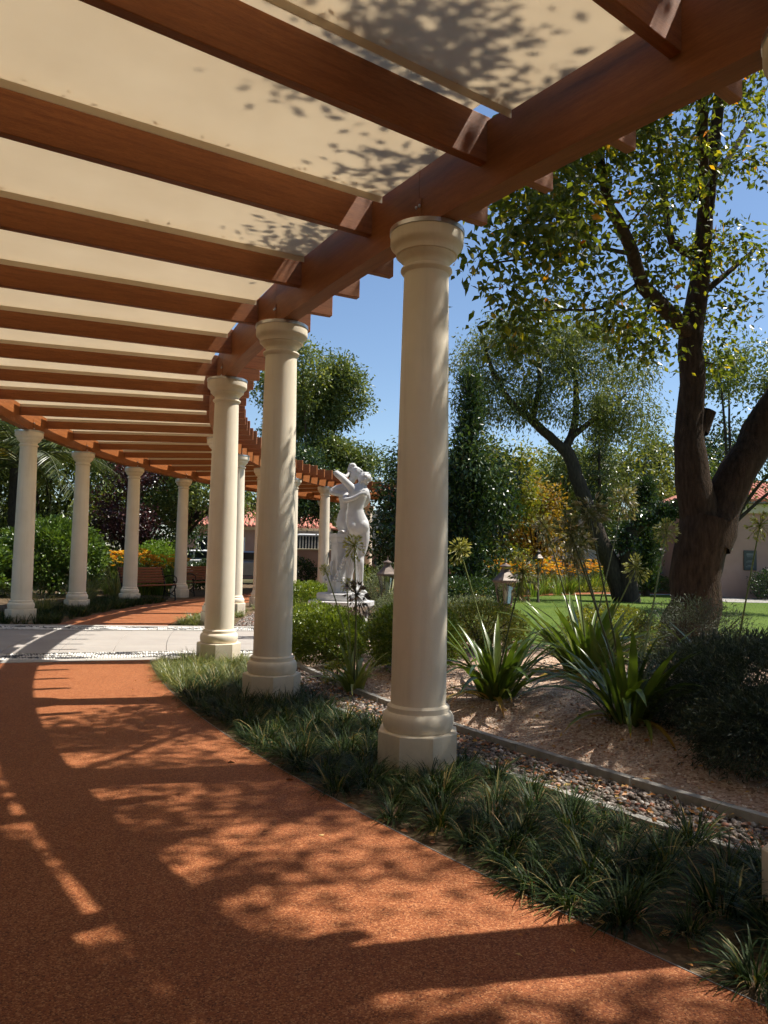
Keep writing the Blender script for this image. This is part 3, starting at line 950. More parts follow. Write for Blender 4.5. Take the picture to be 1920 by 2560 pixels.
def round_tree(name, base, h0, h1, rad, ncl, leaf_n, leaf_size, leaf_m, label, group=None, seed=1, asp=.5, trunk_r=.18, nb=9, sigma=.3, bark='bark2', squash=1.0, hang=0.0, lean=(0, 0), cat='tree', low=None):
    """broad crowned tree between heights h0 and h1"""
    rng = np.random.default_rng(seed + 100)
    b = np.array(base, float)
    hm = (h0 + h1) / 2
    ln = np.array([lean[0], lean[1], 0.0])
    top = b + np.array([0, 0, h0 + (h1 - h0) * .75]) + ln
    limbs = [([b, b + np.array([0, 0, h0 * .5]) + ln * .25, b + np.array([0, 0, h0]) + ln * .5, top], [trunk_r * 1.25, trunk_r, trunk_r * .8, trunk_r * .25])]
    fork = b + np.array([0, 0, h0 * .8]) + ln * .4
    blobs = []
    for i in range(nb):
        a = i * 2.4 + rng.uniform(-.4, .4)
        rr = rad * rng.uniform(.35, .72)
        c = b + ln + np.array([math.cos(a) * rr, math.sin(a) * rr * squash, hm + (h1 - h0) * rng.uniform(-.34, .34)])
        br = rad * rng.uniform(.34, .52)
        blobs.append((c, (br, br * squash, min(br, (h1 - h0) * .3)), ncl // nb))
        limbs.append(([fork + np.array([0, 0, rng.uniform(-.2, .5)]), (fork + c) / 2 + np.array([0, 0, .25]), c], [trunk_r * .5, trunk_r * .3, trunk_r * .12]))
    blobs.append((b + ln + np.array([0, 0, h1 - (h1 - h0) * .28]), (rad * .5, rad * .5 * squash, (h1 - h0) * .28), ncl // 6))
    if low:
        blobs.append((b + np.array([0, 0, low]), (rad * .9, rad * .9 * squash, low), ncl // 3))
    cl = blob_points(blobs, rng, .25)
    return make_tree(name, limbs, cl, leaf_n, leaf_size, asp, leaf_m, MT[bark], label, group, sigma, seed, .03, None, hang, cat=cat, sides=6)

def shrub(name, c, r, nleaf, size, leaf_m, label, cat='shrub', group=None, asp=.55, seed=1, lump=.18, stems=7, shell=.55, spiky=0.0, upb=.5, dense_top=False):
    """mound of small leaves on branching stems; c = base on the ground"""
    rng = np.random.default_rng(seed)
    c = np.array(c, float); r = np.array(r, float)
    d = unit(rng.normal(size=(nleaf, 3)))
    low_ = d[:, 2] < 0
    ph = rng.uniform(0, 6.28, (5, 2)); fr = rng.uniform(1.5, 4.5, (5, 3))
    lum = sum(np.sin(d @ fr[i] * 2.2 + ph[i, 0]) for i in range(5)) / 5
    rad = (1 + lump * lum) * rng.uniform(shell ** 3, 1, nleaf) ** (1 / 3)
    if spiky:
        rad *= 1 + spiky * np.maximum(0, np.sin(d @ fr[0] * 9) * np.sin(d @ fr[1] * 11)) * rng.uniform(0, 1, nleaf)
    P = np.stack([d[:, 0] * r[0], d[:, 1] * r[1], r[2] + d[:, 2] * r[2]], 1) * 1.0
    hz_ = np.maximum(np.linalg.norm(d[:, :2], axis=1), .05)
    P[:, :2] *= np.where(low_, (1 / hz_) * (.99 - .22 * np.abs(d[:, 2]) ** 2), 1)[:, None] * rad[:, None]
    P[:, 2] = r[2] + (P[:, 2] - r[2]) * rad
    P[:, 2] = np.maximum(P[:, 2], 0.01)
    D = d + rng.normal(size=(nleaf, 3)) * .7 + np.array([0, 0, .35])
    lv_ = np.clip(rng.beta(2.2, 3, nleaf) + .12 * np.sin(d @ fr[2] * 5), 0, 1)
    root = empty(name, c)
    V, F, A = leaf_geo(P, D, size, asp, rng, .3, lv_, upb)
    link('foliage', np_mesh('foliage', V, F, leaf_m, A), root)
    polys = []
    for i in range(stems):
        a = i * 2.4
        e = np.array([math.cos(a) * r[0] * .75, math.sin(a) * r[1] * .75, r[2] * rng.uniform(.9, 1.7)])
        polys.append(smooth_poly([np.array([0, 0, -.03]), e * np.array([.35, .35, .5]), e], [.02 * (1 + r[2] * .5), .012, .004], .12))
    V, F = tubes_geo(polys, 5)
    link('stem', np_mesh('stem', V, F, MT['bark2'], None, True), root)
    tag(root, label, cat, group)
    return root

# ------------------------------------------------------------------ mondo grass tufts along the path
def tuft_mesh(name, nb, h, mat, rng, width=.0062, spread=.035, lean=(.1, .75), curl=(.35, 1.25)):
    a = rng.uniform(0, 6.283, nb)
    r = spread * np.sqrt(rng.uniform(size=nb))
    B = np.stack([r * np.cos(a), r * np.sin(a), np.full(nb, -.01)], 1)
    az = a + rng.normal(size=nb) * .5
    ln = h * rng.uniform(.65, 1.25, nb)
    V, F, A = blade_geo(B, az, ln, rng.uniform(*lean, nb), rng.uniform(*curl, nb), width * rng.uniform(.7, 1.3, nb), rng, 4)
    return np_mesh(name, V, F, mat, A)
rg = np.random.default_rng(21)
TM = [tuft_mesh('mondo_tuft', 150, .20, MT['gr_mondo'], rg, .0062, .06, (.15, 1.05), (.6, 1.9)) for _ in range(5)]
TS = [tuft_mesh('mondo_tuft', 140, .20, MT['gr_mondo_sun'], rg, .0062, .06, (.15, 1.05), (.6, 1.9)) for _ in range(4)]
spots = []
tries = 0
cols = [pol(RI, pang(k)) for k in (-1, 0, 1, 2, 3)]
while tries < 9000 and len(spots) < 290:
    tries += 1
    R, a = rg.uniform(21.13, 22.12), rg.uniform(-0.765, -0.338)
    x, y, _ = pol(R, a)
    if any(math.hypot(x - c[0], y - c[1]) < .25 for c in cols): continue
    if y < 2.35: continue
    near = y < 4.6
    dmin = .185 if near else (.165 if y < 6.5 else .15)
    if any((x - s[0]) ** 2 + (y - s[1]) ** 2 < dmin * dmin for s in spots): continue
    spots.append((x, y, R, a))
for x, y, R, a in spots:
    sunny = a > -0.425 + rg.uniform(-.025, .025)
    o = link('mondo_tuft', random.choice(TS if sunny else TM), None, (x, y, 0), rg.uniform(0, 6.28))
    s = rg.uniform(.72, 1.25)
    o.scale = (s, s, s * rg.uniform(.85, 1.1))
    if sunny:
        tag(o, 'sunlit-toned mondo grass tuft in the sunny end of the bed by the paving', 'grass tuft', 'sunlit mondo grass tufts by the paving')
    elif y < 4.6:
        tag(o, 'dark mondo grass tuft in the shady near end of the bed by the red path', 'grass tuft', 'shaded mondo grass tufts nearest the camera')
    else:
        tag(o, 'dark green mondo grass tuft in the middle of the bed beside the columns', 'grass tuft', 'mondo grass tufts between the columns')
# far tufts by the paving's other side
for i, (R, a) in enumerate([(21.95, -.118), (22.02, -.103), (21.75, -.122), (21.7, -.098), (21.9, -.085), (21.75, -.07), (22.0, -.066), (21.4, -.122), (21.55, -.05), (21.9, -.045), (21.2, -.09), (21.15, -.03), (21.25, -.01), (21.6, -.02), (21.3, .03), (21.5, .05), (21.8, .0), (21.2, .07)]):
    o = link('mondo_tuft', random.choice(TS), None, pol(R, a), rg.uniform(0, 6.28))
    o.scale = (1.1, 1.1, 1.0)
    tag(o, 'sunlit-toned mondo grass tuft at a column foot beyond the paving', 'grass tuft', 'mondo grass tufts beyond the paving')
# outer border: one dark mass
parts = []
for _ in range(420):
    R, a = rg.uniform(24.17, 25.6), rg.uniform(-.128, .16)
    if any(math.hypot(pol(R, a)[0] - c[0], pol(R, a)[1] - c[1]) < .27 for c in (pol(RO, pang(5)), pol(RO, pang(6)), pol(RO, pang(7)))): continue
    nb = 38
    th = rg.uniform(0, 6.28, nb)
    B = np.array(pol(R, a)) + np.stack([.04 * np.cos(th), .04 * np.sin(th), np.full(nb, -.01)], 1)
    parts.append(blade_geo(B, th, rg.uniform(.14, .27, nb), rg.uniform(.1, .7, nb), rg.uniform(.3, 1.2, nb), np.full(nb, .008), rg, 3))
V, F, A = join_geo(parts)
tag(link('mondo_border', np_mesh('mondo_border', V, F, MT['gr_mondo'], A)), 'dark mondo grass border at the foot of the outer columns', 'ground cover', None, 'stuff')

# fallen leaves
P = []
for _ in range(1300):
    R, a = (rg.uniform(20.62, 21.1), rg.uniform(-.74, -.36)) if rg.uniform() < .72 else (rg.uniform(19.6, 20.5), rg.uniform(-.72, -.4))
    x, y, _z = pol(R, a)
    P.append((x, y, max(.018, mound(x, y) + .012)))
for _ in range(620):
    x, y, _z = pol(rg.uniform(21.08, 22.2), rg.uniform(-.76, -.4))
    P.append((x, y, .006))
P = np.array(P)
P = np.concatenate([P, np.array([pol(rg.uniform(22.18, 22.6), rg.uniform(-.72, -.4), .004) for _ in range(16)])])
V, F, A = leaf_geo(P, np.concatenate([rg.normal(size=(len(P), 2)), rg.normal(size=(len(P), 1)) * .25], 1), .042, .5, rg, .35)
tag(link('fallen_leaves', np_mesh('fallen_leaves', V, F, MT['lit'], A)), 'scattered red and brown fallen leaves among the pebbles', 'leaves', None, 'stuff')

# leaf litter caught on the nearest roof sheets, along the step
P = []
for k2, nn, r0 in ((0, 60, .25), (1, 36, .25), (2, 22, .5), (3, 8, .5)):
    a_ = pang(k2 / 2 + .5 * 0)
    for _ in range(nn):
        R_ = RI + .25 + 2.6 * rg.uniform() ** (2.0 if k2 < 2 else 1.2)
        off = R_ * math.sin(DA / 4) - RW / 2 - .33 - abs(rg.normal()) * .025
        x_, y_ = R_ * math.cos(DA / 4) , off
        a2 = a_ + math.atan2(off, R_)
        P.append(pol(R_, a2, 3.818 + rg.uniform(0, .01)))
P = np.array(P)
V, F, A = leaf_geo(P, np.concatenate([rg.normal(size=(len(P), 2)), rg.normal(size=(len(P), 1)) * .12], 1), .045, .4, rg, .3)
tag(link('roof_litter', np_mesh('roof_litter', V, F, MT['lit'], A)), 'dead leaves caught on the nearest white roof sheets', 'leaves', None, 'stuff')

# lawn blades over the turf
N = 52000
R = 16.9 * np.sqrt(rg.uniform(.0, 1, N)); th = rg.uniform(0, 6.283, N)
X, Y = CX + R * np.cos(th), CY + R * np.sin(th)
ok = (X < 1.5 + Y * .6) & (X > 0) & (Y > 8) & (Y < 31)
X, Y = X[ok], Y[ok]
nb = len(X)
V, F, A = blade_geo(np.stack([X, Y, np.full(nb, -.015)], 1), rg.uniform(0, 6.28, nb), rg.uniform(.03, .06, nb), rg.uniform(0, .6, nb), rg.uniform(.1, .7, nb), np.full(nb, .007), rg, 2)
tag(link('lawn_grass', np_mesh('lawn_grass', V, F, MT['gr_lawn'], A)), 'short green blades of the lawn', 'grass', None, 'stuff')

# ------------------------------------------------------------------ agapanthus
def strap_mesh(L, w, lean, curl, mat, lvv, rng):
    seg = 7
    vs, fs, av = [], [], []
    x = z = 0.0
    for i in range(seg + 1):
        t = i / seg
        ww = w * (.6 + .4 * min(1, t * 5)) * (1 - t ** 3.2) + .0015
        fold = .22 * ww
        vs += [(x, -ww / 2, z + fold), (x, 0, z), (x, ww / 2, z + fold)]
        av += [min(1, lvv + (.0 if t < .8 else rng.uniform(0, .28) * (t - .8) / .2))] * 3
        th = lean + curl * (t + .5 / seg)
        x += math.sin(th) * L / seg; z += math.cos(th) * L / seg
    for i in range(seg):
        b = i * 3
        fs += [(b, b + 1, b + 4, b + 3), (b + 1, b + 2, b + 5, b + 4)]
    return np_mesh('leaf', vs, fs, mat, av, True)
rg = np.random.default_rng(31)
def strap_set(mat, L, n=14):
    return [strap_mesh(L * rg.uniform(.75, 1.2), rg.uniform(.042, .06), le, cu, mat, rg.uniform(.1, .72), rg) for le, cu in
            [(rg.uniform(.08, .6), rg.uniform(.35, 1.75)) for _ in range(n)]] 
STR = strap_set(MT['agap'], .72) + [strap_mesh(.5, .042, .9, 1.5, MT['agap'], .86, rg), strap_mesh(.45, .04, 1.1, 1.2, MT['agap'], .93, rg)]
STL = strap_set(MT['agap_l'], .50)
def umbel_mesh(r, n, mat, droop, rng, pod=.026):
    """flower head: thin pedicels, each ending in a small trumpet or pod"""
    d = unit(rng.normal(size=(n, 3)) + np.array([0, 0, .25]))
    L = r * rng.uniform(.7, 1.1, n)
    e = d * L[:, None] + np.array([0, 0, -1.0]) * (droop * r * (1 - d[:, 2:]) * .5)
    parts = []
    lvv = rng.uniform(.0, .8, n)
    w = unit(np.cross(d, np.array([.2, .3, 1.0])))
    for ww in (w, np.cross(d, w)):
        V = np.stack([-ww * .0016, ww * .0016, e + ww * .0016, e - ww * .0016], 1).reshape(-1, 3)
        k = np.arange(n)[:, None] * 4
        parts.append((V, np.concatenate([k + [[0, 1, 2]], k + [[0, 2, 3]]], 0), np.repeat(lvv * .6, 4)))
    dd = unit(e + np.array([0, 0, -.3 * droop * r]))
    for _ in range(3):
        parts.append(leaf_geo(e - dd * pod * .2, dd + rng.normal(size=(n, 3)) * .22, pod, .36, rng, .6, np.clip(lvv + rng.uniform(.1, .35, n), 0, 1), 0))
    V, F, A = join_geo(parts)
    return np_mesh('flower_head', V, F, mat, A)
UM = {'fresh': [umbel_mesh(.085, 75, MT['umbel'], .5, rg, .034) for _ in range(2)], 'dull': [umbel_mesh(.10, 80, MT['umbel_dull'], .8, rg, .042) for _ in range(3)],
      'dry': [umbel_mesh(.085, 60, MT['umbel_dry'], 1.2, rg, .045)]}
def agapanthus(c, nleaf, straps, stalks, label, size=1.0, spread=.09):
    z = max(0, mound(c[0], c[1])) - .01
    root = empty('agapanthus', (c[0], c[1], z))
    for i in range(nleaf):
        a = i * 2.399 + rg.uniform(-.3, .3)
        rr = spread * math.sqrt((i + .5) / nleaf)
        o = link('leaf', random.choice(straps), root, (rr * math.cos(a), rr * math.sin(a), rg.uniform(-.01, .02)))
        s = size * rg.uniform(.72, 1.12)
        o.rotation_euler = (rg.normal() * .12, rg.normal() * .1, a + rg.normal() * .3)
        o.scale = (s, s * rg.uniform(.85, 1.15), s)
    for (tx, ty, tz, kind, bend, sz) in stalks:
        st = np.array([rg.uniform(-.04, .04), rg.uniform(-.04, .04), .02])
        e = np.array([tx - c[0], ty - c[1], tz - z])
        m = (st + e) / 2 + np.array([bend * (e[0]) * -.25, 0, abs(bend) * .18])
        t = np.linspace(0, 1, 12)[:, None]
        pts = (1 - t) ** 2 * st + 2 * t * (1 - t) * m + t * t * e
        V, F = tubes_geo([(pts, np.linspace(.0088, .006, 12))], 7)
        s = link('flower_stalk', np_mesh('flower_stalk', V, F, MT['stem'] if kind == 'fresh' else MT['dstem'], None, True), root)
        h = link('flower_head', random.choice(UM[kind]), s, tuple(e))
        h.rotation_euler = (rg.normal() * .3, rg.normal() * .3, rg.uniform(0, 6.28))
        h.scale = (sz, sz, sz)
    tag(root, label, 'agapanthus plant', 'agapanthus plants in the mulch')
    return root
agapanthus((-0.25, 7.55), 34, STL, [(-.28, 7.4, 1.43, 'fresh', .0, 1.1), (-.24, 7.2, .97, 'dry', .2, 1.25), (-.59, 7.8, 1.19, 'fresh', .5, .55), (-.35, 7.5, 1.06, 'fresh', .1, .6)],
           'pale yellow-green agapanthus in front of the clipped box ball', .95)
agapanthus((1.02, 6.75), 66, STR, [(.66, 6.6, 1.41, 'fresh', .1, 1.05), (1.19, 6.5, 1.23, 'dull', .2, 1.25)], 'agapanthus with one tall pale flower head right of the nearest column', 1.12, .13)
agapanthus((2.12, 7.9), 100, STR + STL[:9], [(1.66, 7.8, 1.66, 'dull', .2, 1.3), (2.59, 8.2, 2.02, 'dull', .0, 1.35), (2.52, 7.6, 1.28, 'fresh', -1.2, 1.3), (2.05, 8.1, 1.35, 'dull', .1, .9)],
           'large agapanthus clump with a pale bent stalk, in front of the lawn', 1.3, .22)
agapanthus((1.82, 5.65), 74, STR, [(1.33, 5.4, 1.52, 'dull', .1, 1.25), (1.48, 5.5, 1.67, 'dull', .05, 1.3), (2.3, 6.2, 1.58, 'fresh', .0, 1.05), (1.54, 6.0, 1.45, 'dull', .1, 1.1)],
           'dark agapanthus with drooping leaves beside the dark needle shrub', 1.15, .15)
agapanthus((3.1, 6.9), 22, STR, [(3.21, 6.5, 1.67, 'fresh', .1, 1.1)], 'agapanthus half hidden behind the dark shrub at the right edge', 1.0, .1)

# ------------------------------------------------------------------ shrubs in the beds
def zz(x, y):
    return max(0.0, mound(x, y)) - .01
shrub('box_ball', (-.64, 9.35, zz(-.6, 9.3)), (.5, .5, .325), 17000, .034, MT['lf_box'], 'rounded bright green box shrub in front of the statue pedestal', 'box shrub', 'clipped box shrubs', .6, 1)
shrub('box_ball', (.35, 8.3, zz(.3, 8.3)), (.52, .5, .36), 16000, .034, MT['lf_box'], 'rounded box shrub half hidden behind the nearest column', 'box shrub', 'clipped box shrubs', .6, 2)
shrub('box_ball', (-1.28, 13.3, 0), (.50, .5, .44), 12000, .040, MT['lf_box'], 'box shrub left of the statue pedestal', 'box shrub', 'clipped box shrubs', .6, 3)
shrub('box_ball', (-.95, 10.9, 0), (.45, .45, .33), 9000, .036, MT['lf_box'], 'low box shrub against the left of the statue pedestal', 'box shrub', 'clipped box shrubs', .6, 4)
shrub('needle_shrub', (2.72, 5.45, .08), (.80, .78, .38), 46000, .042, MT['lf_rose'], 'dark needle-leaved shrub filling the right edge in front of the tree', 'shrub', None, .2, 5, .25, 10, .45, .35)
shrub('needle_shrub', (2.42, 4.75, .08), (.5, .45, .25), 20000, .042, MT['lf_rose'], 'low dark needle shrub spilling over the edging at the right', 'shrub', None, .2, 6, .25, 8, .4, .35)
shrub('needle_shrub', (3.4, 8.3, .12), (.6, .6, .42), 10000, .036, MT['lf_rose'], 'needle shrub at the foot of the big forked tree', 'shrub', None, .2, 7, .25, 8, .4, .4)
shrub('silver_shrub', (1.5, 12.4, 0), (.62, .5, .36), 9000, .04, MT['lf_silver'], 'grey-green shrub with pale tips below the large lantern', 'shrub', None, .35, 8, .2, 8, .4, .3)
shrub('silver_shrub', (.75, 11.8, 0), (.5, .5, .33), 7000, .04, MT['lf_silver'], 'grey-green shrub behind the nearest column', 'shrub', None, .35, 9, .2, 8, .4, .3)
shrub('silver_shrub', (.15, 15.5, 0), (.6, .5, .56), 9000, .045, MT['lf_silver'], 'tall grey-green shrub right of the statue', 'shrub', None, .35, 10, .22, 8, .4, .3)
shrub('silver_shrub', (.32, 13.2, 0), (.45, .4, .38), 7000, .04, MT['lf_silver'], 'pale silvery shrub hugging the right of the pedestal', 'shrub', None, .35, 16, .22, 8, .4, .3)
shrub('yellow_shrub', (1.25, 9.6, zz(1.2, 9.6)), (.6, .5, .3), 9000, .04, MT['lf_yel'], 'low yellow-green shrub behind the left agapanthus', 'shrub', None, .4, 11)
shrub('yellow_shrub', (2.75, 9.2, zz(2.75, 9.2)), (.6, .5, .33), 9000, .04, MT['lf_yel'], 'low yellow-green shrub behind the large agapanthus clump', 'shrub', None, .4, 12)
shrub('yellow_shrub', (-.45, 7.95, 0), (.16, .12, .12), 900, .03, MT['lf_yel'], 'small yellowing seedling at the foot of the pale agapanthus', 'shrub', None, .4, 17, .2, 3)

# ------------------------------------------------------------------ the big forked tree on the right
def near_lv(rng, k, P):
    v = rng.beta(2.0, 3.2, k) * .8
    m = rng.uniform(size=k)
    return np.where(m < .035, rng.uniform(.86, 1, k), np.where(m < .22, rng.uniform(.62, .82, k), v))
limbs = [
    ([(4.10, 10.5, -.05), (4.17, 10.5, .25), (4.27, 10.5, .8), (4.37, 10.5, 1.44), (4.44, 10.5, 1.95)], [.52, .40, .335, .33, .35]),
    ([(4.40, 10.5, 1.6), (4.28, 10.5, 2.46), (4.22, 10.5, 3.0), (4.27, 10.5, 3.62), (4.22, 10.45, 4.3), (4.22, 10.4, 4.67), (4.30, 10.3, 5.33), (4.32, 10.2, 6.13), (4.36, 9.9, 7.34), (4.3, 9.4, 8.6)],
     [.28, .235, .20, .175, .165, .16, .125, .105, .075, .04]),
    ([(4.18, 10.4, 4.5), (3.71, 10.0, 4.69), (3.23, 9.5, 4.82), (2.92, 9.0, 5.09), (2.57, 8.5, 5.25), (2.38, 8.2, 5.32), (2.1, 7.6, 5.8), (1.9, 6.8, 6.4)], [.12, .10, .088, .078, .066, .055, .04, .025]),
    ([(4.48, 10.5, 1.6), (4.84, 10.6, 2.35), (5.12, 10.6, 2.94), (5.45, 10.5, 3.6), (6.0, 10.1, 4.8), (6.6, 9.3, 6.0), (7.0, 8.2, 7.0), (7.0, 6.8, 7.8)], [.30, .26, .235, .21, .17, .13, .09, .05]),
    ([(5.7, 10.3, 4.2), (5.5, 8.8, 5.6), (4.95, 7.0, 6.6), (4.3, 5.2, 7.2)], [.12, .09, .06, .03]),
    ([(4.31, 10.2, 6.0), (3.7, 8.8, 6.9), (3.0, 6.9, 7.4), (2.4, 5.0, 7.5)], [.075, .06, .045, .025]),
    ([(4.27, 10.5, 6.5), (4.9, 10.9, 7.2), (5.4, 11.2, 8.0)], [.07, .05, .03]),
    ([(4.25, 10.42, 5.0), (4.75, 10.6, 5.4), (5.3, 10.8, 5.9)], [.06, .04, .02]),
    ([(4.26, 10.4, 5.6), (3.9, 10.3, 5.75), (3.75, 10.2, 6.4), (3.6, 10.0, 7.2)], [.06, .055, .045, .03]),
    ([(4.36, 10.5, 3.15), (4.5, 10.5, 3.45)], [.12, .085]),
    ([(2.85, 8.9, 5.0), (2.1, 8.0, 4.7), (1.5, 7.3, 4.3), (.85, 6.65, 3.95)], [.028, .02, .013, .006]),
    ([(3.1, 9.4, 4.8), (2.5, 8.8, 4.3), (1.9, 8.0, 4.0), (1.35, 7.3, 3.75)], [.025, .018, .012, .006]),
    ([(3.4, 9.7, 4.8), (3.2, 9.5, 4.3), (2.8, 9.1, 4.05)], [.025, .018, .008]),
]
blobs = [((.80, 6.6, 3.86), (.15, .2, .16), 3), ((1.12, 6.95, 3.8), (.22, .3, .25), 6), ((1.38, 7.25, 3.75), (.2, .25, .22), 4), ((1.25, 7.0, 4.5), (.4, .5, .4), 14), ((1.64, 7.4, 4.4), (.4, .5, .35), 12), ((1.45, 7.2, 5.0), (.5, .6, .4), 16),
         ((1.97, 7.8, 5.2), (.5, .6, .45), 16), ((2.13, 8.2, 4.45), (.4, .5, .35), 10), ((2.5, 8.8, 4.15), (.4, .4, .25), 8), ((3.3, 9.6, 4.1), (.45, .4, .28), 9), ((1.75, 7.4, 5.5), (.6, .7, .4), 14),
         ((2.7, 8.5, 6.0), (.7, .7, .5), 17), ((3.3, 9.3, 5.8), (.6, .7, .5), 16), ((3.5, 9.8, 4.95), (.5, .5, .4), 10), ((4.8, 10.5, 5.6), (.6, .7, .6), 16), ((4.85, 10.2, 6.8), (.8, .9, .8), 23),
         ((5.0, 10.8, 4.15), (.35, .4, .3), 5), ((4.75, 10.6, 4.75), (.45, .5, .4), 8), ((2.4, 8.0, 6.2), (.7, .7, .5), 16), ((3.4, 9.0, 6.8), (.9, .9, .6), 21), ((4.4, 9.6, 7.8), (1.5, 1.5, .9), 31)]
over = [((2.3, 6.6, 6.9), (1.0, 1.2, .6), 44), ((1.3, 6.4, 6.4), (.8, .7, .5), 30), ((2.6, 4.8, 7.2), (1.1, 1.4, .6), 58), ((4.4, 7.6, 7.2), (1.6, 1.6, .7), 44), ((4.4, 5.2, 7.2), (1.5, 1.6, .8), 84), ((3.6, 3.2, 7.2), (1.5, 1.3, .7), 64),
         ((6.3, 4.6, 7.0), (1.7, 1.8, .9), 150), ((5.4, 2.4, 7.0), (1.8, 1.4, .8), 110), ((7.4, 6.4, 6.8), (1.5, 1.5, .9), 80)]
over2 = [((6.6, 7.4, 7.4), (1.6, 1.7, .9), 120), ((6.9, 5.2, 7.0), (1.6, 1.6, .8), 90)] + clumpy([((4.0, 4.4, 7.1), (1.2, 1.0, .5), 40)], np.random.default_rng(12), 7, .32)
rgc = np.random.default_rng(77)
cl = np.concatenate([blob_points(clumpy(blobs, rgc, 5, .26), np.random.default_rng(5), .2), blob_points(clumpy(over, rgc, 8, .36), np.random.default_rng(6), .2), blob_points(over2, np.random.default_rng(8), .2)])
make_tree('broadleaf_tree', limbs, cl, 50, .1, .54, MT['lf_near'], MT['bark'],
          'big forked tree with rough dark trunk and yellowing leaves at the right', None, .17, 5, .022, near_lv, .1, sides=10)

# mid tree on the far side of the lawn, grey-green crown, two trunks
limbs = [
    ([(8.15, 25.8, -.05), (7.7, 25.8, 1.21), (7.1, 25.8, 2.6), (6.67, 25.8, 3.69), (6.35, 25.8, 4.63), (6.05, 25.8, 5.18)], [.36, .30, .26, .24, .22, .22]),
    ([(6.05, 25.8, 5.1), (5.0, 25.7, 6.03), (4.2, 25.6, 6.66), (3.55, 25.5, 7.76), (3.2, 25.4, 8.8)], [.19, .15, .12, .08, .04]),
    ([(6.1, 25.8, 5.1), (6.45, 25.9, 5.9), (6.5, 25.9, 7.3), (6.3, 25.9, 8.8)], [.16, .13, .09, .04]),
    ([(6.3, 25.8, 5.5), (7.3, 26.0, 6.3), (8.3, 26.2, 7.1)], [.12, .08, .04]),
    ([(5.0, 25.7, 6.0), (5.1, 25.2, 7.4), (4.9, 25.0, 8.7)], [.1, .07, .04]),
]
blobs = [((3.6, 25.5, 8.2), (1.5, 1.5, 1.3), 60), ((5.2, 25.4, 8.9), (1.6, 1.6, 1.3), 65), ((6.8, 25.8, 8.6), (1.6, 1.6, 1.3), 60), ((8.4, 26.2, 7.5), (1.4, 1.4, 1.3), 45), ((4.4, 25.6, 6.8), (1.6, 1.4, 1.0), 45),
         ((6.3, 25.6, 7.0), (1.8, 1.5, 1.1), 45), ((8.6, 26, 5.8), (1.2, 1.2, 1.0), 28), ((3.0, 25.4, 6.6), (.9, 1, 1.0), 22), ((7.6, 26, 6.2), (1.1, 1.1, .8), 20)]
make_tree('leaning_tree', limbs, blob_points(blobs, np.random.default_rng(6), .2), 88, .14, .34, MT['lf_mid'], MT['bark2'],
          'leaning tree with airy grey-green crown on the far side of the lawn', None, .3, 6, .03, None, .5, sides=8)
limbs = [([(8.3, 25.6, -.05), (8.2, 25.6, 1.2), (8.25, 25.6, 2.2), (8.85, 25.5, 2.78), (9.5, 25.5, 3.11), (10.4, 25.4, 3.55), (11.3, 25.4, 4.3)], [.34, .27, .25, .24, .22, .18, .1])]
cl = np.concatenate([blob_points([((8.2, 25.5, 2.1), (.38, .36, .9), 24), ((8.8, 25.5, 2.75), (.6, .35, .36), 26), ((9.5, 25.5, 3.1), (.6, .35, .36), 26), ((10.4, 25.4, 3.5), (.7, .4, .4), 24), ((11.4, 25.4, 4.6), (1.0, .9, .9), 24)], np.random.default_rng(7), .3)])
make_tree('ivy_clad_tree', limbs, cl, 60, .10, .7, MT['lf_dark'], MT['bark2'], 'dark ivy-clad trunk bending right across the lawn', None, .13, 7, .02, None, .3, sides=8)

BK = 'trees beyond the lawn'
round_tree('evergreen_tree', (1.9, 24.2, -.05), .9, 4.9, 2.7, 230, 80, .17, MT['lf_dark'], 'dense dark evergreen right behind the nearest column', BK, 21, .45, .16, 10, .32, low=1.1)
round_tree('yellow_green_tree', (4.5, 30.5, -.05), 1.6, 6.6, 2.2, 150, 60, .17, MT['lf_yel'], 'yellow-green tree behind the dark evergreen', BK, 22, .5, .12, 9, .3, low=1.2)
round_tree('autumn_tree', (6.6, 33.0, -.05), 1.0, 4.9, 1.7, 90, 55, .17, MT['lf_gold'], 'gold and orange leaved tree behind the leaning trunk', BK, 23, .5, .1, 8, .3, low=1.0)
round_tree('olive_tree', (9.2, 39.0, -.05), 1.5, 7.4, 3.2, 170, 60, .22, MT['lf_olive'], 'olive green tree above the white garden wall', BK, 24, .45, .18, 9, .4, low=1.4)
round_tree('olive_tree', (14.0, 41.0, -.05), 1.5, 8.6, 3.8, 190, 60, .24, MT['lf_mid'], 'pale tree between the garden wall and the pink house', BK, 25, .45, .18, 9, .45, low=1.4)
round_tree('green_tree', (9.05, 21.5, -.05), 3.2, 8.0, 2.1, 130, 60, .13, MT['lf_olive'], 'green tree peeping out behind the big forked trunk', BK, 26, .5, .13, 8, .28, lean=(1.9, 0))
round_tree('green_tree', (18.0, 44.0, -.05), 2.0, 9.0, 4.5, 160, 60, .28, MT['lf_dark'], 'dark tree rising behind the pink house', BK, 27, .5, .2, 9, .5, low=1.5)
round_tree('green_tree', (4.0, 42.0, -.05), 1.5, 7.2, 3.4, 150, 60, .25, MT['lf_olive'], 'far green tree behind the yellow-green tree', BK, 28, .5, .2, 9, .45, low=1.6)
round_tree('round_tree', (-4.5, 47.3, -.05), 3.2, 13.9, 4.1, 560, 105, .22, MT['lf_olive'], 'tall dense round green tree behind the far end of the pergola', BK, 29, .5, .24, 14, .36, low=4.6)
round_tree('round_tree', (1.6, 37.0, -.05), 1.5, 7.0, 2.0, 150, 70, .18, MT['lf_olive'], 'lower green tree right of the tall round tree', BK, 30, .5, .16, 10, .34)
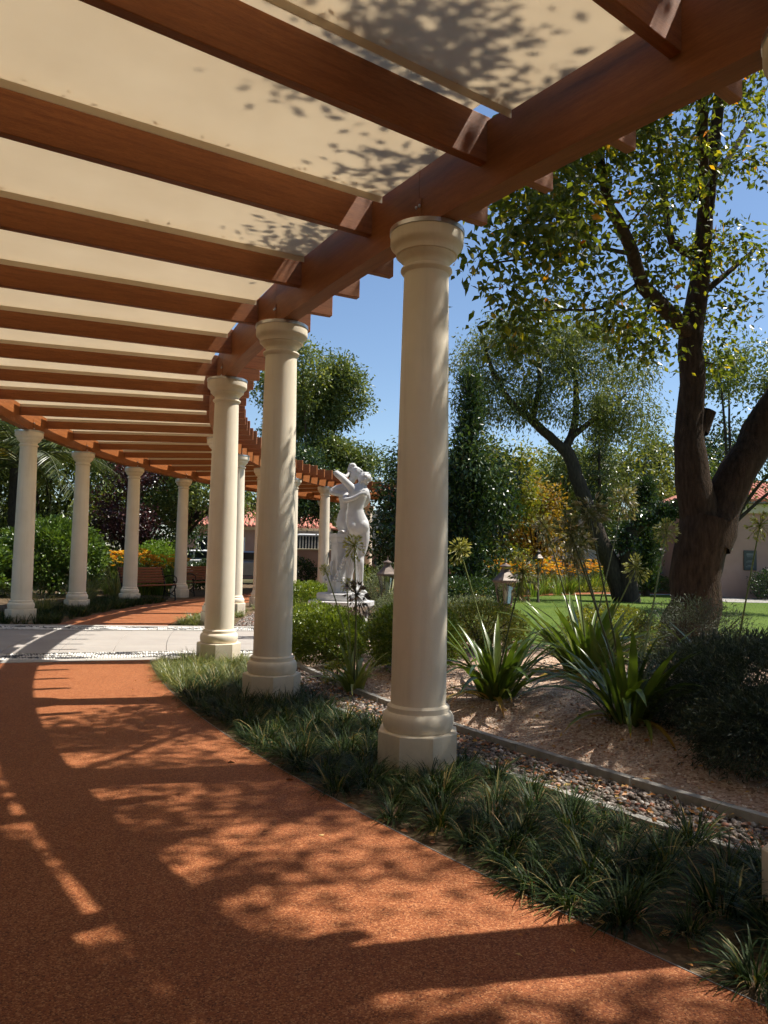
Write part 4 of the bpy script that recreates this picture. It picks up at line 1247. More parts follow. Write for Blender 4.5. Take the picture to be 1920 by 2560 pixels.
round_tree('green_tree', (6.8, 46.0, -.05), 1.5, 8.4, 3.4, 170, 62, .26, MT['lf_olive'], 'far green tree seen under the leaning tree crown', BK, 31, .5, .2, 9, .45, low=1.8)
round_tree('green_tree', (11.8, 47.0, -.05), 1.5, 8.0, 3.2, 160, 62, .26, MT['lf_yel'], 'far yellowish tree above the right part of the garden wall', BK, 32, .5, .2, 9, .45, low=1.8)
def cypress(x, y, h, r, seed, label):
    rng = np.random.default_rng(seed)
    n = 300
    z = rng.uniform(.3, h, n)
    rr = r * np.clip(np.sin(np.pi * np.clip((z / h) ** .75, 0, 1)) + .15, .1, 1) * np.sqrt(rng.uniform(.3, 1, n))
    a = rng.uniform(0, 6.28, n)
    cl = np.stack([x + rr * np.cos(a), y + rr * np.sin(a), z], 1)
    make_tree('cypress', [([(x, y, -.05), (x, y, h * .5), (x, y, h * .96)], [.16, .09, .02])], cl, 34, .17, .3, MT['lf_dark'], MT['bark2'], label, BK, .16, seed, .012, None, -.9, sides=5)
cypress(2.55, 22.9, 7.0, .36, 41, 'tall dark cypress right of the nearest column')
cypress(10.4, 36.8, 9.4, .7, 42, 'dark cypress behind the leaning tree crown')
cypress(10.35, 30.0, 4.5, .36, 43, 'slim clipped green cypress in front of the garden wall')

# left side, behind the outer columns
LK = 'trees behind the outer columns'
round_tree('shade_tree', (-8.6, 30.5, -.05), 2.6, 6.2, 3.0, 200, 70, .15, MT['lf_olive'], 'green shade tree with slanting trunk behind the benches', LK, 51, .55, .17, 10, .32, lean=(1.5, 0))
round_tree('purple_tree', (-9.3, 27.5, -.05), 1.5, 5.4, 1.3, 120, 60, .12, MT['lf_purple'], 'dark purple-leaved tree behind the third outer column', LK, 52, .5, .1, 8, .25, low=.6)
round_tree('hedge_tree', (-15.5, 24.0, -.05), 1.0, 6.5, 3.0, 220, 70, .16, MT['lf_mid'], 'grey-green tree at the far left edge', LK, 53, .45, .18, 10, .38, low=1.4)
round_tree('hedge_tree', (-13.0, 29.5, -.05), 1.2, 7.5, 3.4, 230, 70, .2, MT['lf_olive'], 'green tree behind the palm', LK, 54, .45, .2, 10, .4, low=1.6)
round_tree('hedge_tree', (-10.6, 33.5, -.05), 1.5, 7.0, 2.6, 190, 65, .18, MT['lf_dark'], 'dark tree behind the purple tree', LK, 55, .45, .18, 9, .36, low=1.2)
round_tree('shade_tree', (-4.9, 35.0, -.05), 2.9, 6.6, 2.2, 170, 65, .17, MT['lf_dark'], 'dark tree with low bough behind the far columns', LK, 56, .5, .16, 9, .3, lean=(.8, 0))
round_tree('hedge_tree', (-19.5, 30.5, -.05), 1.5, 9.0, 4.0, 200, 60, .24, MT['lf_olive'], 'tall tree beyond the left edge behind the grey-green one', LK, 57, .45, .2, 9, .45, low=1.6)
shrub('broadleaf_shrub', (-9.5, 22.0, 0), (1.5, 1.3, 1.12), 10500, .13, MT['lf_bigl'], 'bright broad-leaved shrub between the first and second outer columns', 'shrub', None, .62, 61, .22, 12, .5)
shrub('broadleaf_shrub', (-11.2, 20.4, 0), (1.2, 1.1, .95), 7000, .13, MT['lf_bigl'], 'broad-leaved shrub at the left edge behind the first outer column', 'shrub', None, .62, 62, .22, 12, .5)
shrub('broadleaf_shrub', (-8.1, 24.6, 0), (1.0, .9, .62), 5200, .12, MT['lf_bigl'], 'leafy shrub behind the second outer column', 'shrub', None, .62, 63, .22, 12, .5)
shrub('lime_shrub', (-7.5, 25.4, 0), (.9, .7, .85), 7000, .085, MT['lf_lime'], 'lime green shrub above the daylilies behind the bench', 'shrub', None, .5, 64, .2, 9, .4)
shrub('dark_shrub', (-6.0, 27.5, 0), (.9, .7, .55), 5000, .09, MT['lf_dark'], 'dark shrub behind the second bench', 'shrub', None, .5, 65)
shrub('dark_shrub', (-3.6, 31.0, 0), (1.0, .7, .6), 5000, .09, MT['lf_dark'], 'dark shrub at the foot of the far boundary wall', 'shrub', None, .5, 66)
shrub('dark_shrub', (-1.2, 28.5, 0), (1.1, .8, .55), 5000, .09, MT['lf_box'], 'green shrub behind the far columns right of the wall', 'shrub', None, .5, 67)
shrub('dark_shrub', (.9, 27.0, 0), (1.2, .9, .8), 6000, .09, MT['lf_olive'], 'green shrub behind the statue', 'shrub', None, .5, 68)
shrub('dark_shrub', (2.4, 21.0, 0), (1.3, .8, .4), 6000, .08, MT['lf_dark'], 'low dark shrub under the evergreen by the lawn', 'shrub', None, .45, 69)
shrub('dark_shrub', (15.2, 29.0, 0), (1.3, .7, .62), 6000, .08, MT['lf_dark'], 'dark shrub below the plaque on the pink house', 'shrub', None, .45, 70)
shrub('rosemary_shrub', (11.6, 33.5, 0), (1.8, .8, .34), 6000, .09, MT['lf_mid'], 'low grey-green shrub below the white garden wall', 'shrub', None, .3, 71, .2, 8, .4, .3)
for i, (x, y, z) in enumerate([(12.3, 35.2, .75), (10.0, 35.4, .8), (11.4, 35.3, .6)]):
    shrub('rose_bush', (x, y, 0), (.4, .3, z * .7), 900, .08, MT['lf_lime'], ['rose bush at the right end of the garden wall', 'rose bush at the left end of the garden wall', 'small rose bush at the middle of the garden wall'][i], 'rose bush', 'roses by the wall', .5, 72 + i)

# first three added out of view to deepen near shade, others stand farther left
src = [o for o in COL.objects if o.name.startswith('hedge_tree') and o.parent is None]
for i, (x, y, s_, r_, lab) in enumerate([(-6.6, 5.2, .95, 1.0, 'unseen grey-green tree added left of the viewer for shade'), (-5.6, -1.5, 1.1, 2.2, 'unseen dark tree added behind the viewer on the left for shade'),
                                        (-.8, -6.0, 1.15, .4, 'unseen dark tree added behind the viewer for shade'), (-12.2, 13.5, 1.0, 3.0, 'tall tree beyond the left end of the paving'), (-19.0, 21.5, .95, 2.0, 'dense tree at the far left beyond the shrubs'), (-17.0, 33.0, 1.0, .7, 'dense tree far behind the palm on the left')]):
    c_ = copy_tree(src[i % len(src)])
    c_.location = (x, y, -.05); c_.scale = (s_, s_, s_); c_.rotation_euler = (0, 0, r_)
    tag(c_, lab, 'tree', LK)

src2 = [o for o in COL.objects if o.name.startswith('shade_tree') and o.parent is None]
c_ = copy_tree(src2[0]); c_.location = (9.6, 2.6, -.05); c_.scale = (1.25, 1.25, 1.25); c_.rotation_euler = (0, 0, 2.0)  # tree added out of view to darken the right foreground
tag(c_, 'unseen broad tree added right of the bed to deepen its shade', 'tree', LK)
src3 = [o for o in COL.objects if o.name.startswith('broadleaf_shrub') and o.parent is None]
for i in range(6):  # unseen shrubs added to keep low sky light off the near path
    c_ = copy_tree(src3[i % 3]); a_ = -1.02 + i * .125
    c_.location = pol(27.0, a_); c_.scale = (1.15, 1.15, 1.25); c_.rotation_euler = (0, 0, i * 1.3)
    tag(c_, 'unseen broad-leaved shrub added beside the near walk to block low sky', 'shrub', 'unseen shrubs added to block low sky')
# ivy on the wall, ground covers
rg = np.random.default_rng(81)
n = 2600
cx_ = rg.choice([9.1, 10.6, 11.7, 12.6, 13.4], n)
P = np.stack([cx_ + rg.normal(size=n) * .3, np.full(n, 35.86) - rg.uniform(0, .06, n), 1.85 * rg.uniform(0, 1, n) ** .8], 1)
V, F, A = leaf_geo(P, np.concatenate([rg.normal(size=(n, 1)), -np.abs(rg.normal(size=(n, 1))) * .4, rg.normal(size=(n, 1)) - .4], 1), .085, .75, rg)
tag(link('wall_creeper', np_mesh('wall_creeper', V, F, MT['lf_dark'], A)), 'dark creeper spreading over the white garden wall', 'creeper')
P = []
while len(P) < 12000:
    R, a = rg.uniform(18.02, 19.6), rg.uniform(.35, 1.15)
    x, y, _ = pol(R, a)
    P.append((x, y, rg.uniform(.0, .22)))
P = np.array(P)
V, F, A = leaf_geo(P, rg.normal(size=P.shape) + np.array([0, 0, .8]), .085, .6, rg)
tag(link('ground_cover', np_mesh('ground_cover', V, F, MT['lf_yel'], A)), 'yellow-green ground cover along the far red path', 'ground cover', None, 'stuff')

# daylilies and fountain grass
def lily_mesh(rng):
    nb = 46
    a = rng.uniform(0, 6.28, nb)
    B = np.stack([.12 * np.cos(a), .12 * np.sin(a), np.full(nb, -.01)], 1)
    leaf = blade_geo(B, a, rng.uniform(.45, .8, nb), rng.uniform(.05, .5, nb), rng.uniform(.3, 1.3, nb), np.full(nb, .022), rng, 4)
    st, fl = [], []
    for i in range(9):
        a_ = rng.uniform(0, 6.28); r_ = rng.uniform(.05, .32)
        e = np.array([r_ * math.cos(a_), r_ * math.sin(a_), rng.uniform(.68, .98)])
        st.append((np.array([[0, 0, 0], e * .5 * np.array([.7, .7, 1.1]), e]), np.array([.006, .005, .004])))
        for _ in range(2):
            c = e + rng.normal(size=3) * .035
            k = 6
            t = np.arange(k) * 6.283 / k + rng.uniform(0, 1)
            d = np.stack([np.cos(t), np.sin(t), np.full(k, .55)], 1)
            fl.append(leaf_geo(np.repeat(c[None], k, 0), d, .085, .42, rng, .2))
    return leaf, tubes_geo(st, 4), join_geo(fl)
LM = []
for i in range(3):
    lf, (sv, sf), fl = lily_mesh(rg)
    LM.append((np_mesh('foliage', *lf[:2], MT['lily_lf'], lf[2]), np_mesh('stalk', sv, sf, MT['dstem'], None, True), np_mesh('flower', *fl[:2], MT['lily'], fl[2])))
def daylily(x, y, s, label, group):
    r = empty('daylily', (x, y, 0), rg.uniform(0, 6.28))
    m = random.choice(LM)
    link('foliage', m[0], r); q = link('stalk', m[1], r); link('flower', m[2], q)['kind'] = 'stuff'
    r.scale = (s, s, s)
    tag(r, label, 'daylily', group)
for i in range(26):
    t = i / 25
    x, y = 3.9 + 5.6 * t + rg.uniform(-.25, .25), 26.5 + 7.0 * t + rg.uniform(-.9, .9)
    daylily(x, y, rg.uniform(1.1, 1.45), 'orange daylily clump in the bed beyond the lawn', 'orange daylilies beyond the lawn')
for i in range(13):
    x, y = -8.3 + 2.2 * (i / 12) + rg.uniform(-.2, .2), 23.6 + rg.uniform(-.5, .5)
    daylily(x, y, rg.uniform(1.15, 1.4), 'orange daylily clump behind the bench', 'orange daylilies behind the bench')
def fount(rng):
    nb = 230
    a = rng.uniform(0, 6.28, nb)
    B = np.stack([.1 * np.cos(a), .1 * np.sin(a), np.full(nb, -.01)], 1)
    return np_mesh('fountain_grass', *(lambda g_: (g_[0], g_[1]))(blade_geo(B, a, rng.uniform(.6, 1.0, nb), rng.uniform(.05, .6, nb), rng.uniform(.5, 1.7, nb), np.full(nb, .009), rng, 5)), MT['gr_fount'], np.repeat(rng.uniform(size=nb), 12))
FG = [fount(rg) for _ in range(3)]
for i, (x, y, s, lab) in enumerate([(-6.9, 15.6, .8, 'golden fountain grass between the first two outer columns'), (-7.05, 17.9, .85, 'fountain grass between the second and third outer columns'),
                                    (-7.5, 21.6, 1.25, 'tall pale fountain grass below the daylilies'), (-7.8, 20.4, 1.1, 'feathery fountain grass left of the bench'), (-7.7, 16.4, .9, 'fountain grass behind the first outer column')]):
    o = link('fountain_clump', random.choice(FG), None, (x, y, 0), i)
    o.scale = (s, s, s)
    tag(o, lab, 'grass clump', 'fountain grasses')

# ------------------------------------------------------------------ palm
def frond_mesh(L, droop, mat, rng):
    seg = 14
    x = z = 0.0
    parts, rp = [], []
    for i in range(seg + 1):
        t = i / seg
        th = .75 + droop * t
        rp.append((x, 0, z))
        if i > 1:
            k = 8
            b = np.array([[x, 0, z]] * k) + np.stack([rng.uniform(0, L / seg, k) * math.sin(th), np.zeros(k), rng.uniform(0, L / seg, k) * math.cos(th)], 1)
            sd = np.where(np.arange(k) % 2 == 0, 1, -1)
            dd = np.stack([np.full(k, .55 * math.sin(th)), sd * .8, np.full(k, .55 * math.cos(th) - .35)], 1)
            parts.append(leaf_geo(b, dd, .5 * math.sin(math.pi * min(.95, .15 + t * .85)) + .14, .07, rng, .3, None, .8))
        x += math.sin(th) * L / seg; z += math.cos(th) * L / seg
    V, F, A = join_geo(parts)
    sv, sf = tubes_geo([(np.array(rp), np.linspace(.035, .006, seg + 1))], 5)
    return np_mesh('frond', V, F, mat, A), np_mesh('rachis', sv, sf, MT['dstem'], None, True)
FR = [frond_mesh(3.9, 1.75, MT['lf_palm'], rg), frond_mesh(3.6, 2.1, MT['lf_palm'], rg), frond_mesh(3.2, 1.3, MT['lf_palm'], rg), frond_mesh(2.5, 2.35, MT['lf_palmdry'], rg)]
palm = empty('palm_tree', (-11.75, 24.6, 0))
tag(palm, 'feather palm with drooping fronds behind the outer columns', 'palm')
tr = MB()
tr.lathe([(.34 + .03 * (i % 2), .0 + i * .13) for i in range(31)], 14)
tr.obj('trunk', MT['bark2'], palm, True)
for i in range(27):
    f, r_ = FR[3] if i == 7 else FR[i % 3]
    o = link('frond', f, palm, (0, 0, 3.95 + .1 * (i % 3)))
    o.rotation_euler = (0, rg.uniform(-.5, .35) + (.35 if i % 3 == 1 else 0), i * 2.399)
    link('rachis', r_, o)

# ------------------------------------------------------------------ statue
K = .001482
def sculpt(mb, name, mat, voxel=.011, it=6, parent=None):
    """union of overlapping solids, remeshed into one continuous surface"""
    me = mb.mesh(name + '_src', mat)
    ob = bpy.data.objects.new(name + '_src', me)
    COL.objects.link(ob)
    r = ob.modifiers.new('r', 'REMESH'); r.mode = 'VOXEL'; r.voxel_size = voxel
    if it:
        s_ = ob.modifiers.new('s', 'SMOOTH'); s_.factor = .5; s_.iterations = it
    bpy.context.view_layer.update()
    dg = bpy.context.evaluated_depsgraph_get()
    m2 = bpy.data.meshes.new_from_object(ob.evaluated_get(dg))
    m2.name = name
    bpy.data.objects.remove(ob); bpy.data.meshes.remove(me)
    m2.polygons.foreach_set('use_smooth', [True] * len(m2.polygons))
    if not m2.materials: m2.materials.append(mat)
    return link(name, m2, parent)
def J(px, py, w):
    return ((px - 440) * K, w, (1715 - py) * K)
def limb(mb, js):
    """js: (px, py, depth, radius px)"""
    pts = [J(a, b, c) for a, b, c, r in js]
    rad = [r * K for *_, r in js]
    P_, R_ = smooth_poly(pts, rad, .03)
    mb.tube(P_, R_, 14)
    mb.sphere(pts[0], rad[0], 14, 9); mb.sphere(pts[-1], rad[-1], 14, 9)
def torso(mb, js):
    """js: (px, py, depth, rx px, ry px) ellipsoid chain"""
    for i in range(len(js) - 1):
        for t in np.linspace(0, 1, 7):
            v = [js[i][q] * (1 - t) + js[i + 1][q] * t for q in range(5)]
            mb.sphere(J(v[0], v[1], v[2]), (v[3] * K, v[4] * K, 38 * K), 18, 9)
ped = empty('statue_pedestal', (-.66, 12.5, 0))
tag(ped, 'white octagonal stone pedestal under the statue', 'pedestal')
MB().lathe([(.47, -.05), (.47, .12), (.44, .14), (.44, .43), (.455, .45), (.47, .48)], 8, (0, 0), .25).obj('body', MT['marble'], ped)
MB().lathe([(.50, .4802), (.54, .52), (.55, .53), (.55, .595), (.54, .60)], 8, (0, 0), .25).obj('top_plate', MT['marble'], ped)
stt = empty('statue', (-.655, 12.5, .60))
tag(stt, 'white marble statue of two embracing women beside a draped pillar', 'statue')
MB().sphere((0, 0, 0), 0.001, 4, 3)
bs = MB()
bs.lathe([(.40, .0005), (.415, .02), (.418, .08), (.41, .11), (.395, .12)], 40)
bo = bs.obj('round_base', MT['marble'], stt, True)
bo.scale = (1, .82, 1)
Z0 = .12
def lift(o):
    o.location = (0, 0, Z0); return o
# woman seen from behind
f1 = MB()
d = -.10
torso(f1, [(600, 545, d + .02, 92, 52), (592, 600, d, 112, 66), (588, 660, d, 104, 66), (575, 740, d, 88, 58), (568, 800, d, 86, 56), (578, 860, d, 102, 64), (596, 930, d, 124, 74), (604, 990, d, 124, 78), (612, 1040, d, 112, 70)])
f1.sphere(J(552, 985, d - .055), (62 * K, 48 * K, 68 * K), 14, 9)
f1.sphere(J(655, 985, d - .055), (68 * K, 50 * K, 74 * K), 14, 9)
limb(f1, [(664, 1010, d, 66), (672, 1120, d, 58), (655, 1250, d, 45), (640, 1310, d - .005, 37), (636, 1380, d - .03, 41), (642, 1470, d - .02, 32), (648, 1600, d, 20), (650, 1660, d, 22)])
limb(f1, [(650, 1670, d, 22), (690, 1700, d + .10, 20), (705, 1708, d + .17, 13)])
limb(f1, [(560, 1010, d + .02, 60), (556, 1130, d + .06, 52), (552, 1280, d + .09, 36), (548, 1380, d + .05, 38), (530, 1500, d + .04, 26), (512, 1640, d + .04, 19), (505, 1690, d + .1, 20)])
limb(f1, [(604, 560, d + .02, 46), (618, 510, d + .03, 34), (640, 470, d + .04, 34)])
f1.sphere(J(652, 452, d + .05), (56 * K, 60 * K, 62 * K), 16, 11)
f1.sphere(J(608, 440, d + .09), (18 * K, 20 * K, 22 * K), 10, 7)
limb(f1, [(540, 575, d - .01, 46), (480, 520, d - .03, 42), (410, 455, d - .05, 37), (350, 408, d - .05, 33), (348, 400, d - .04, 32), (395, 418, d + .02, 29), (448, 430, d + .10, 22)])
limb(f1, [(448, 430, d + .10, 20), (470, 405, d + .14, 20), (480, 380, d + .16, 14)])
limb(f1, [(672, 600, d + .03, 46), (690, 680, d + .10, 38), (640, 740, d + .22, 30), (560, 700, d + .28, 22)])
o = lift(sculpt(f1, 'figure', MT['marble'], .0105, 7, stt)); o['label'] = 'standing woman seen from behind'
h1 = MB()
rr = np.random.default_rng(9)
h1.sphere(J(658, 448, d + .045), (70 * K, 68 * K, 68 * K), 14, 9)
for _ in range(75):
    v = unit(rr.normal(size=3)); v[1] = -abs(v[1]) if rr.uniform() < .75 else v[1]
    c = J(665 + v[0] * 66, 452 - v[2] * 66, d + .045 + v[1] * .095)
    h1.sphere(c, rr.uniform(11, 19) * K, 8, 6)
for px, py in ((615, 520), (632, 535), (650, 520), (690, 500), (608, 495)):
    h1.sphere(J(px, py, d - .02), 17 * K, 8, 6)
hh = sculpt(h1, 'hair', MT['marble'], .009, 1, o)
# second woman, seated on the pillar
f2 = MB()
e = .14
torso(f2, [(455, 520, e, 70, 50), (448, 570, e, 82, 62), (440, 650, e, 74, 64), (446, 730, e, 62, 54), (452, 790, e, 60, 52), (444, 860, e, 82, 62), (436, 940, e, 92, 72), (446, 1000, e, 84, 70), (462, 1030, e, 66, 60)])
f2.sphere(J(412, 680, e - .01), (38 * K, 38 * K, 36 * K), 12, 8)
limb(f2, [(440, 970, e, 66), (540, 1000, e + .16, 60), (610, 1030, e + .26, 48), (612, 1200, e + .24, 40), (606, 1420, e + .2, 34), (600, 1640, e + .2, 24), (590, 1690, e + .14, 20)])
limb(f2, [(462, 530, e, 46), (490, 480, e - .01, 36), (515, 440, e - .02, 34)])
f2.sphere(J(545, 395, e - .03), (54 * K, 58 * K, 62 * K), 16, 11)
f2.sphere(J(590, 430, e - .05), (22 * K, 22 * K, 24 * K), 10, 7)
f2.sphere(J(520, 460, e - .03), (38 * K, 34 * K, 40 * K), 10, 7)
limb(f2, [(415, 545, e - .02, 46), (350, 560, e - .03, 43), (298, 588, e - .03, 36), (300, 600, e - .05, 33), (350, 618, e - .08, 29), (410, 625, e - .10, 24)])
limb(f2, [(470, 580, e - .03, 42), (462, 640, e - .12, 37), (450, 688, e - .28, 33), (466, 700, e - .33, 31), (540, 682, e - .37, 27), (600, 645, e - .385, 21), (640, 622, e - .375, 22), (665, 614, e - .355, 20)])
for q in range(4):
    limb(f2, [(655 + q * 3, 598 + q * 13, e - .36, 9), (688 + q * 2, 594 + q * 15, e - .35, 8.5), (708 - q, 606 + q * 15, e - .315, 7)])
limb(f2, [(640, 606, e - .37, 9), (652, 590, e - .38, 8.5), (668, 582, e - .37, 7)])
o = lift(sculpt(f2, 'figure', MT['marble'], .0105, 6, stt)); o['label'] = 'seated woman with raised hair bun'
h2 = MB()
h2.sphere(J(560, 362, e - .02), (66 * K, 66 * K, 56 * K), 14, 9)
h2.sphere(J(518, 302, e - .02), (44 * K, 40 * K, 36 * K), 12, 8)
h2.sphere(J(488, 345, e - .02), (30 * K, 30 * K, 42 * K), 12, 8)
for i in range(9):
    t = i / 8
    pts = [J(495 + 20 * math.sin(t * 3), 350 - 30 * t, e - .075 + .02 * t), J(560 + 10 * t, 322 + 42 * t, e - .10), J(625, 350 + 45 * t, e - .07)]
    h2.tube(pts, 8 * K, 6)
for i in range(3):
    an = np.linspace(0, 6.28, 14)
    h2.tube([J(518 + (24 + 8 * i) * math.cos(q), 302 + (18 + 7 * i) * math.sin(q), e - .07 + .02 * i) for q in an], 8 * K, 6)
for q in range(16):
    h2.sphere(J(600 + rr.uniform(-10, 45), 372 + rr.uniform(-20, 40), e - .07), rr.uniform(9, 15) * K, 8, 6)
sculpt(h2, 'hair', MT['marble'], .009, 1, o)
# pillar with mouldings, scroll foot, garland and cloth
pl = MB()
def sq(mb, c, hw, z0, z1, hw1=None, rz=.5):
    hw1 = hw1 or hw
    vs = []
    for h_, z in ((hw, z0), (hw1, z1)):
        for sx, sy in ((-1, -1), (1, -1), (1, 1), (-1, 1)):
            x, y = sx * h_, sy * h_
            vs.append((c[0] + x * math.cos(rz) - y * math.sin(rz), c[1] + x * math.sin(rz) + y * math.cos(rz), z))
    mb.add(vs, [(0, 3, 2, 1), (4, 5, 6, 7), (0, 1, 5, 4), (1, 2, 6, 5), (2, 3, 7, 6), (3, 0, 4, 7)])
pc = ((412 - 440) * K, .10)
zq = lambda py: (1715 - py) * K + Z0
sq(pl, pc, .155, zq(1715) + .001, zq(1590)); sq(pl, pc, .145, zq(1589), zq(1540), .124); sq(pl, pc, .122, zq(1539), zq(1190), .124)
sq(pl, pc, .132, zq(1189), zq(1165)); sq(pl, pc, .126, zq(1164), zq(1110), .146); sq(pl, pc, .152, zq(1109), zq(1062))
po = pl.obj('pillar', MT['marble'], stt, False, .004)
sc = MB()
an = np.linspace(0, 8.5, 30)
sc.tube([((272 - 440) * K + (.075 - .007 * q) * math.cos(q), .0, zq(1560) + (.075 - .007 * q) * math.sin(q)) for q in an], .026, 8)
sc.tube([((300 - 440) * K, .0, zq(1590)), ((290 - 440) * K, .0, zq(1480)), ((320 - 440) * K, .02, zq(1360))], [.05, .045, .02], 8)
sc.obj('scroll', MT['marble'], po, True)
gl = MB()
for i in range(150):
    t = i / 149
    x, y_ = 500 - 150 * t ** 1.4, 1190 + 400 * t
    gl.sphere(((x - 440 + rr.uniform(-16, 16)) * K, -.115 + rr.uniform(-.02, .02) + .03 * t, zq(y_)), rr.uniform(8, 14) * K, 6, 5)
gl.obj('garland', MT['marble'], po, True)
dr = MB()
for i in range(10):
    x = 385 + i * 13
    dr.tube([((x - 440) * K, .0, zq(1062)), ((x - 436) * K, -.03, zq(1045 - 12 * math.sin(i))), ((x - 425) * K, .06, zq(1030))], [.014, .02, .016], 7)
for i in range(7):
    x = 480 + i * 9
    dr.tube([((x - 440) * K, -.02, zq(1050)), ((x - 438) * K, -.05 - .01 * (i % 2), zq(1250)), ((x - 436 + i) * K, -.05, zq(1500)), ((x - 430) * K, -.03, zq(1680))], [.012, .013, .014, .016], 7)
dr.obj('drapery', MT['marble'], stt, True)

# ------------------------------------------------------------------ garden lanterns
def lantern_parts():
    z = 0.0
    n = 6
    P_ = {}
    P_['cup'] = (MB().lathe([(.03, .0), (.05, .03), (.045, .07), (.085, .13), (.115, .155), (.12, .185), (.105, .19)], n), 'bronze')
    fr = MB()
    for i in range(n):
        a = i * 2 * math.pi / n
        p0 = (.103 * math.cos(a), .103 * math.sin(a), .188); p1 = (.168 * math.cos(a), .168 * math.sin(a), .505)
        fr.tube([p0, p1], .008, 5)
    P_['frame'] = (fr, 'bronze')
    P_['eave'] = (MB().lathe([(.165, .5), (.2, .508), (.205, .54), (.195, .552)], n), 'bronze')
    P_['roof'] = (MB().lathe([(.19, .5525), (.165, .575), (.12, .625), (.082, .665), (.07, .69), (.062, .715), (.062, .74)], n), 'bronze')
    P_['vent'] = (MB().lathe([(.06, .7405), (.085, .745), (.082, .758), (.055, .775), (.03, .785), (.012, .80), (.016, .82), (.01, .84), (.003, .87)], 14), 'bronze')
    P_['bulb'] = (MB().lathe([(.02, .20), (.03, .27), (.035, .32), (.02, .38), (.008, .40)], 10), 'white')
    pn = []
    for i in range(n):
        a, b = i * 2 * math.pi / n + .03, (i + 1) * 2 * math.pi / n - .03
        q = MB().add([(.099 * math.cos(a), .099 * math.sin(a), .192), (.099 * math.cos(b), .099 * math.sin(b), .192), (.163 * math.cos(b), .163 * math.sin(b), .498), (.163 * math.cos(a), .163 * math.sin(a), .498)], [(0, 1, 2, 3)])
        pn.append(q.mesh('pane', MT['glass']))
    return {k: v[0].mesh(k, MT[v[1]], k in ('vent', 'bulb')) for k, v in P_.items()}, pn
LPM, PANES = lantern_parts()
m_post = MB().lathe([(.055, -.05), (.055, .03), (.035, .06), (.028, .5)], 12).mesh('post', MT['bronze'], True)
def lantern(x, y, zbase, s, label):
    r = empty('lantern_post', (x, y, 0), .2)
    po_ = link('post', m_post, r)
    po_.scale = (1, 1, (zbase + .03) / .5)
    for k_, mm in LPM.items():
        q = link(k_, mm, r, (0, 0, zbase)); q.scale = (s, s, s)
        if k_ == 'frame':
            for p_ in PANES: link('pane', p_, q)
    tag(r, label, 'lantern', 'garden lanterns')
lantern(1.845, 11.5, .47, 1.0, 'large bronze garden lantern above the grey-green shrub')
lantern(.085, 14.0, .47, 1.0, 'garden lantern half hidden by the nearest column')
lantern(4.88, 24.0, .86, .95, 'distant small lantern in front of the orange daylilies')

# ------------------------------------------------------------------ benches; local x along the bench, front faces -y
def bench(x, y, rz, label):
    r = empty('bench', (x, y, 0), rz)
    L = 1.5
    for i in range(6):
        z = .50 + i * .072
        yy = .20 + i * .028
        MB().box(-L / 2, L / 2, -.011, .011, -.031, .031).obj('slat', MT['bench'], r, False, .004)
        o_ = r.children[-1]; o_.location = (0, yy, z); o_.rotation_euler = (.36, 0, 0)
    for i in range(6):
        o_ = MB().box(-L / 2, L / 2, -.032, .032, -.011, .011).obj('slat', MT['bench'], r, False, .004)
        o_.location = (0, -.24 + i * .072, .425 + (.012 if i == 0 else 0) - .006 * i)
    for s in (-1, 1):
        b = MB()
        xx = s * (L / 2 - .02)
        b.tube([(xx, -.27, .0), (xx, -.25, .12), (xx, -.22, .30), (xx, -.26, .40), (xx, -.24, .43)], [.024, .02, .02, .022, .02], 8)
        b.tube([(xx, .24, .0), (xx, .20, .15), (xx, .17, .30), (xx, .17, .42), (xx, .22, .58), (xx, .345, .90)], [.024, .02, .02, .02, .018, .015], 8)
        b.tube([(xx, -.26, .41), (xx, 0, .40), (xx, .18, .40)], .016, 8)
        b.tube([(xx, -.23, .30), (xx, -.12, .2), (xx, .0, .17), (xx, .1, .2), (xx, .18, .30)], .014, 8)
        b.tube([(xx, -.25, .1), (xx, -.12, .16), (xx, 0, .17)], .012, 8)
        b.obj('end_frame', MT['iron'], r, True)
        q = MB()
        q.tube([(xx, .235, .60), (xx, .12, .655), (xx, -.05, .675), (xx, -.19, .665), (xx, -.275, .62), (xx, -.30, .55), (xx, -.27, .48), (xx, -.215, .455), (xx, -.185, .49), (xx, -.205, .52)], .014, 8)
        q.sphere((xx, -.2, .505), .034, 10, 7)
        q.obj('armrest', MT['iron'], r, True)
    tag(r, label, 'bench', 'slatted benches along the walk')
bench(-6.28, 20.55, math.radians(58), 'slatted wooden bench with curled black iron arms between two outer columns')
bench(-5.55, 23.75, math.radians(64), 'farther slatted bench partly hidden behind a thick near column')

# ------------------------------------------------------------------ pink house on the right
hs = empty('house', (17.6, 33, 0))
def hp(o): o.parent = hs; o.matrix_parent_inverse = Matrix.Translation((-17.6, -33, 0)); return o
hp(MB().box(12.9, 24, 30, 38, -.05, 3.32).obj('wall', MT['pink']))
hp(MB().box(12.75, 24.15, 29.85, 38.15, 3.32, 3.70).obj('fascia', MT['trim'], None, False, .02))
hp(MB().box(12.6, 24.3, 29.62, 29.8, 3.703, 3.80).obj('gutter', MT['grey'], None, False, .02))
rf = hp(MB().add([(12.5, 29.6, 3.80), (24.4, 29.6, 3.80), (24.4, 38.4, 3.80), (12.5, 38.4, 3.80), (14.6, 32.2, 4.85), (22.3, 32.2, 4.85), (22.3, 35.8, 4.85), (14.6, 35.8, 4.85)],
   [(0, 3, 2, 1), (0, 1, 5, 4), (1, 2, 6, 5), (2, 3, 7, 6), (3, 0, 4, 7), (4, 5, 6, 7)]).obj('roof', MT['tile']))
tm = MB().lathe([(.075, 0), (.085, .36)], 8).mesh('tile', MT['tile'], True)
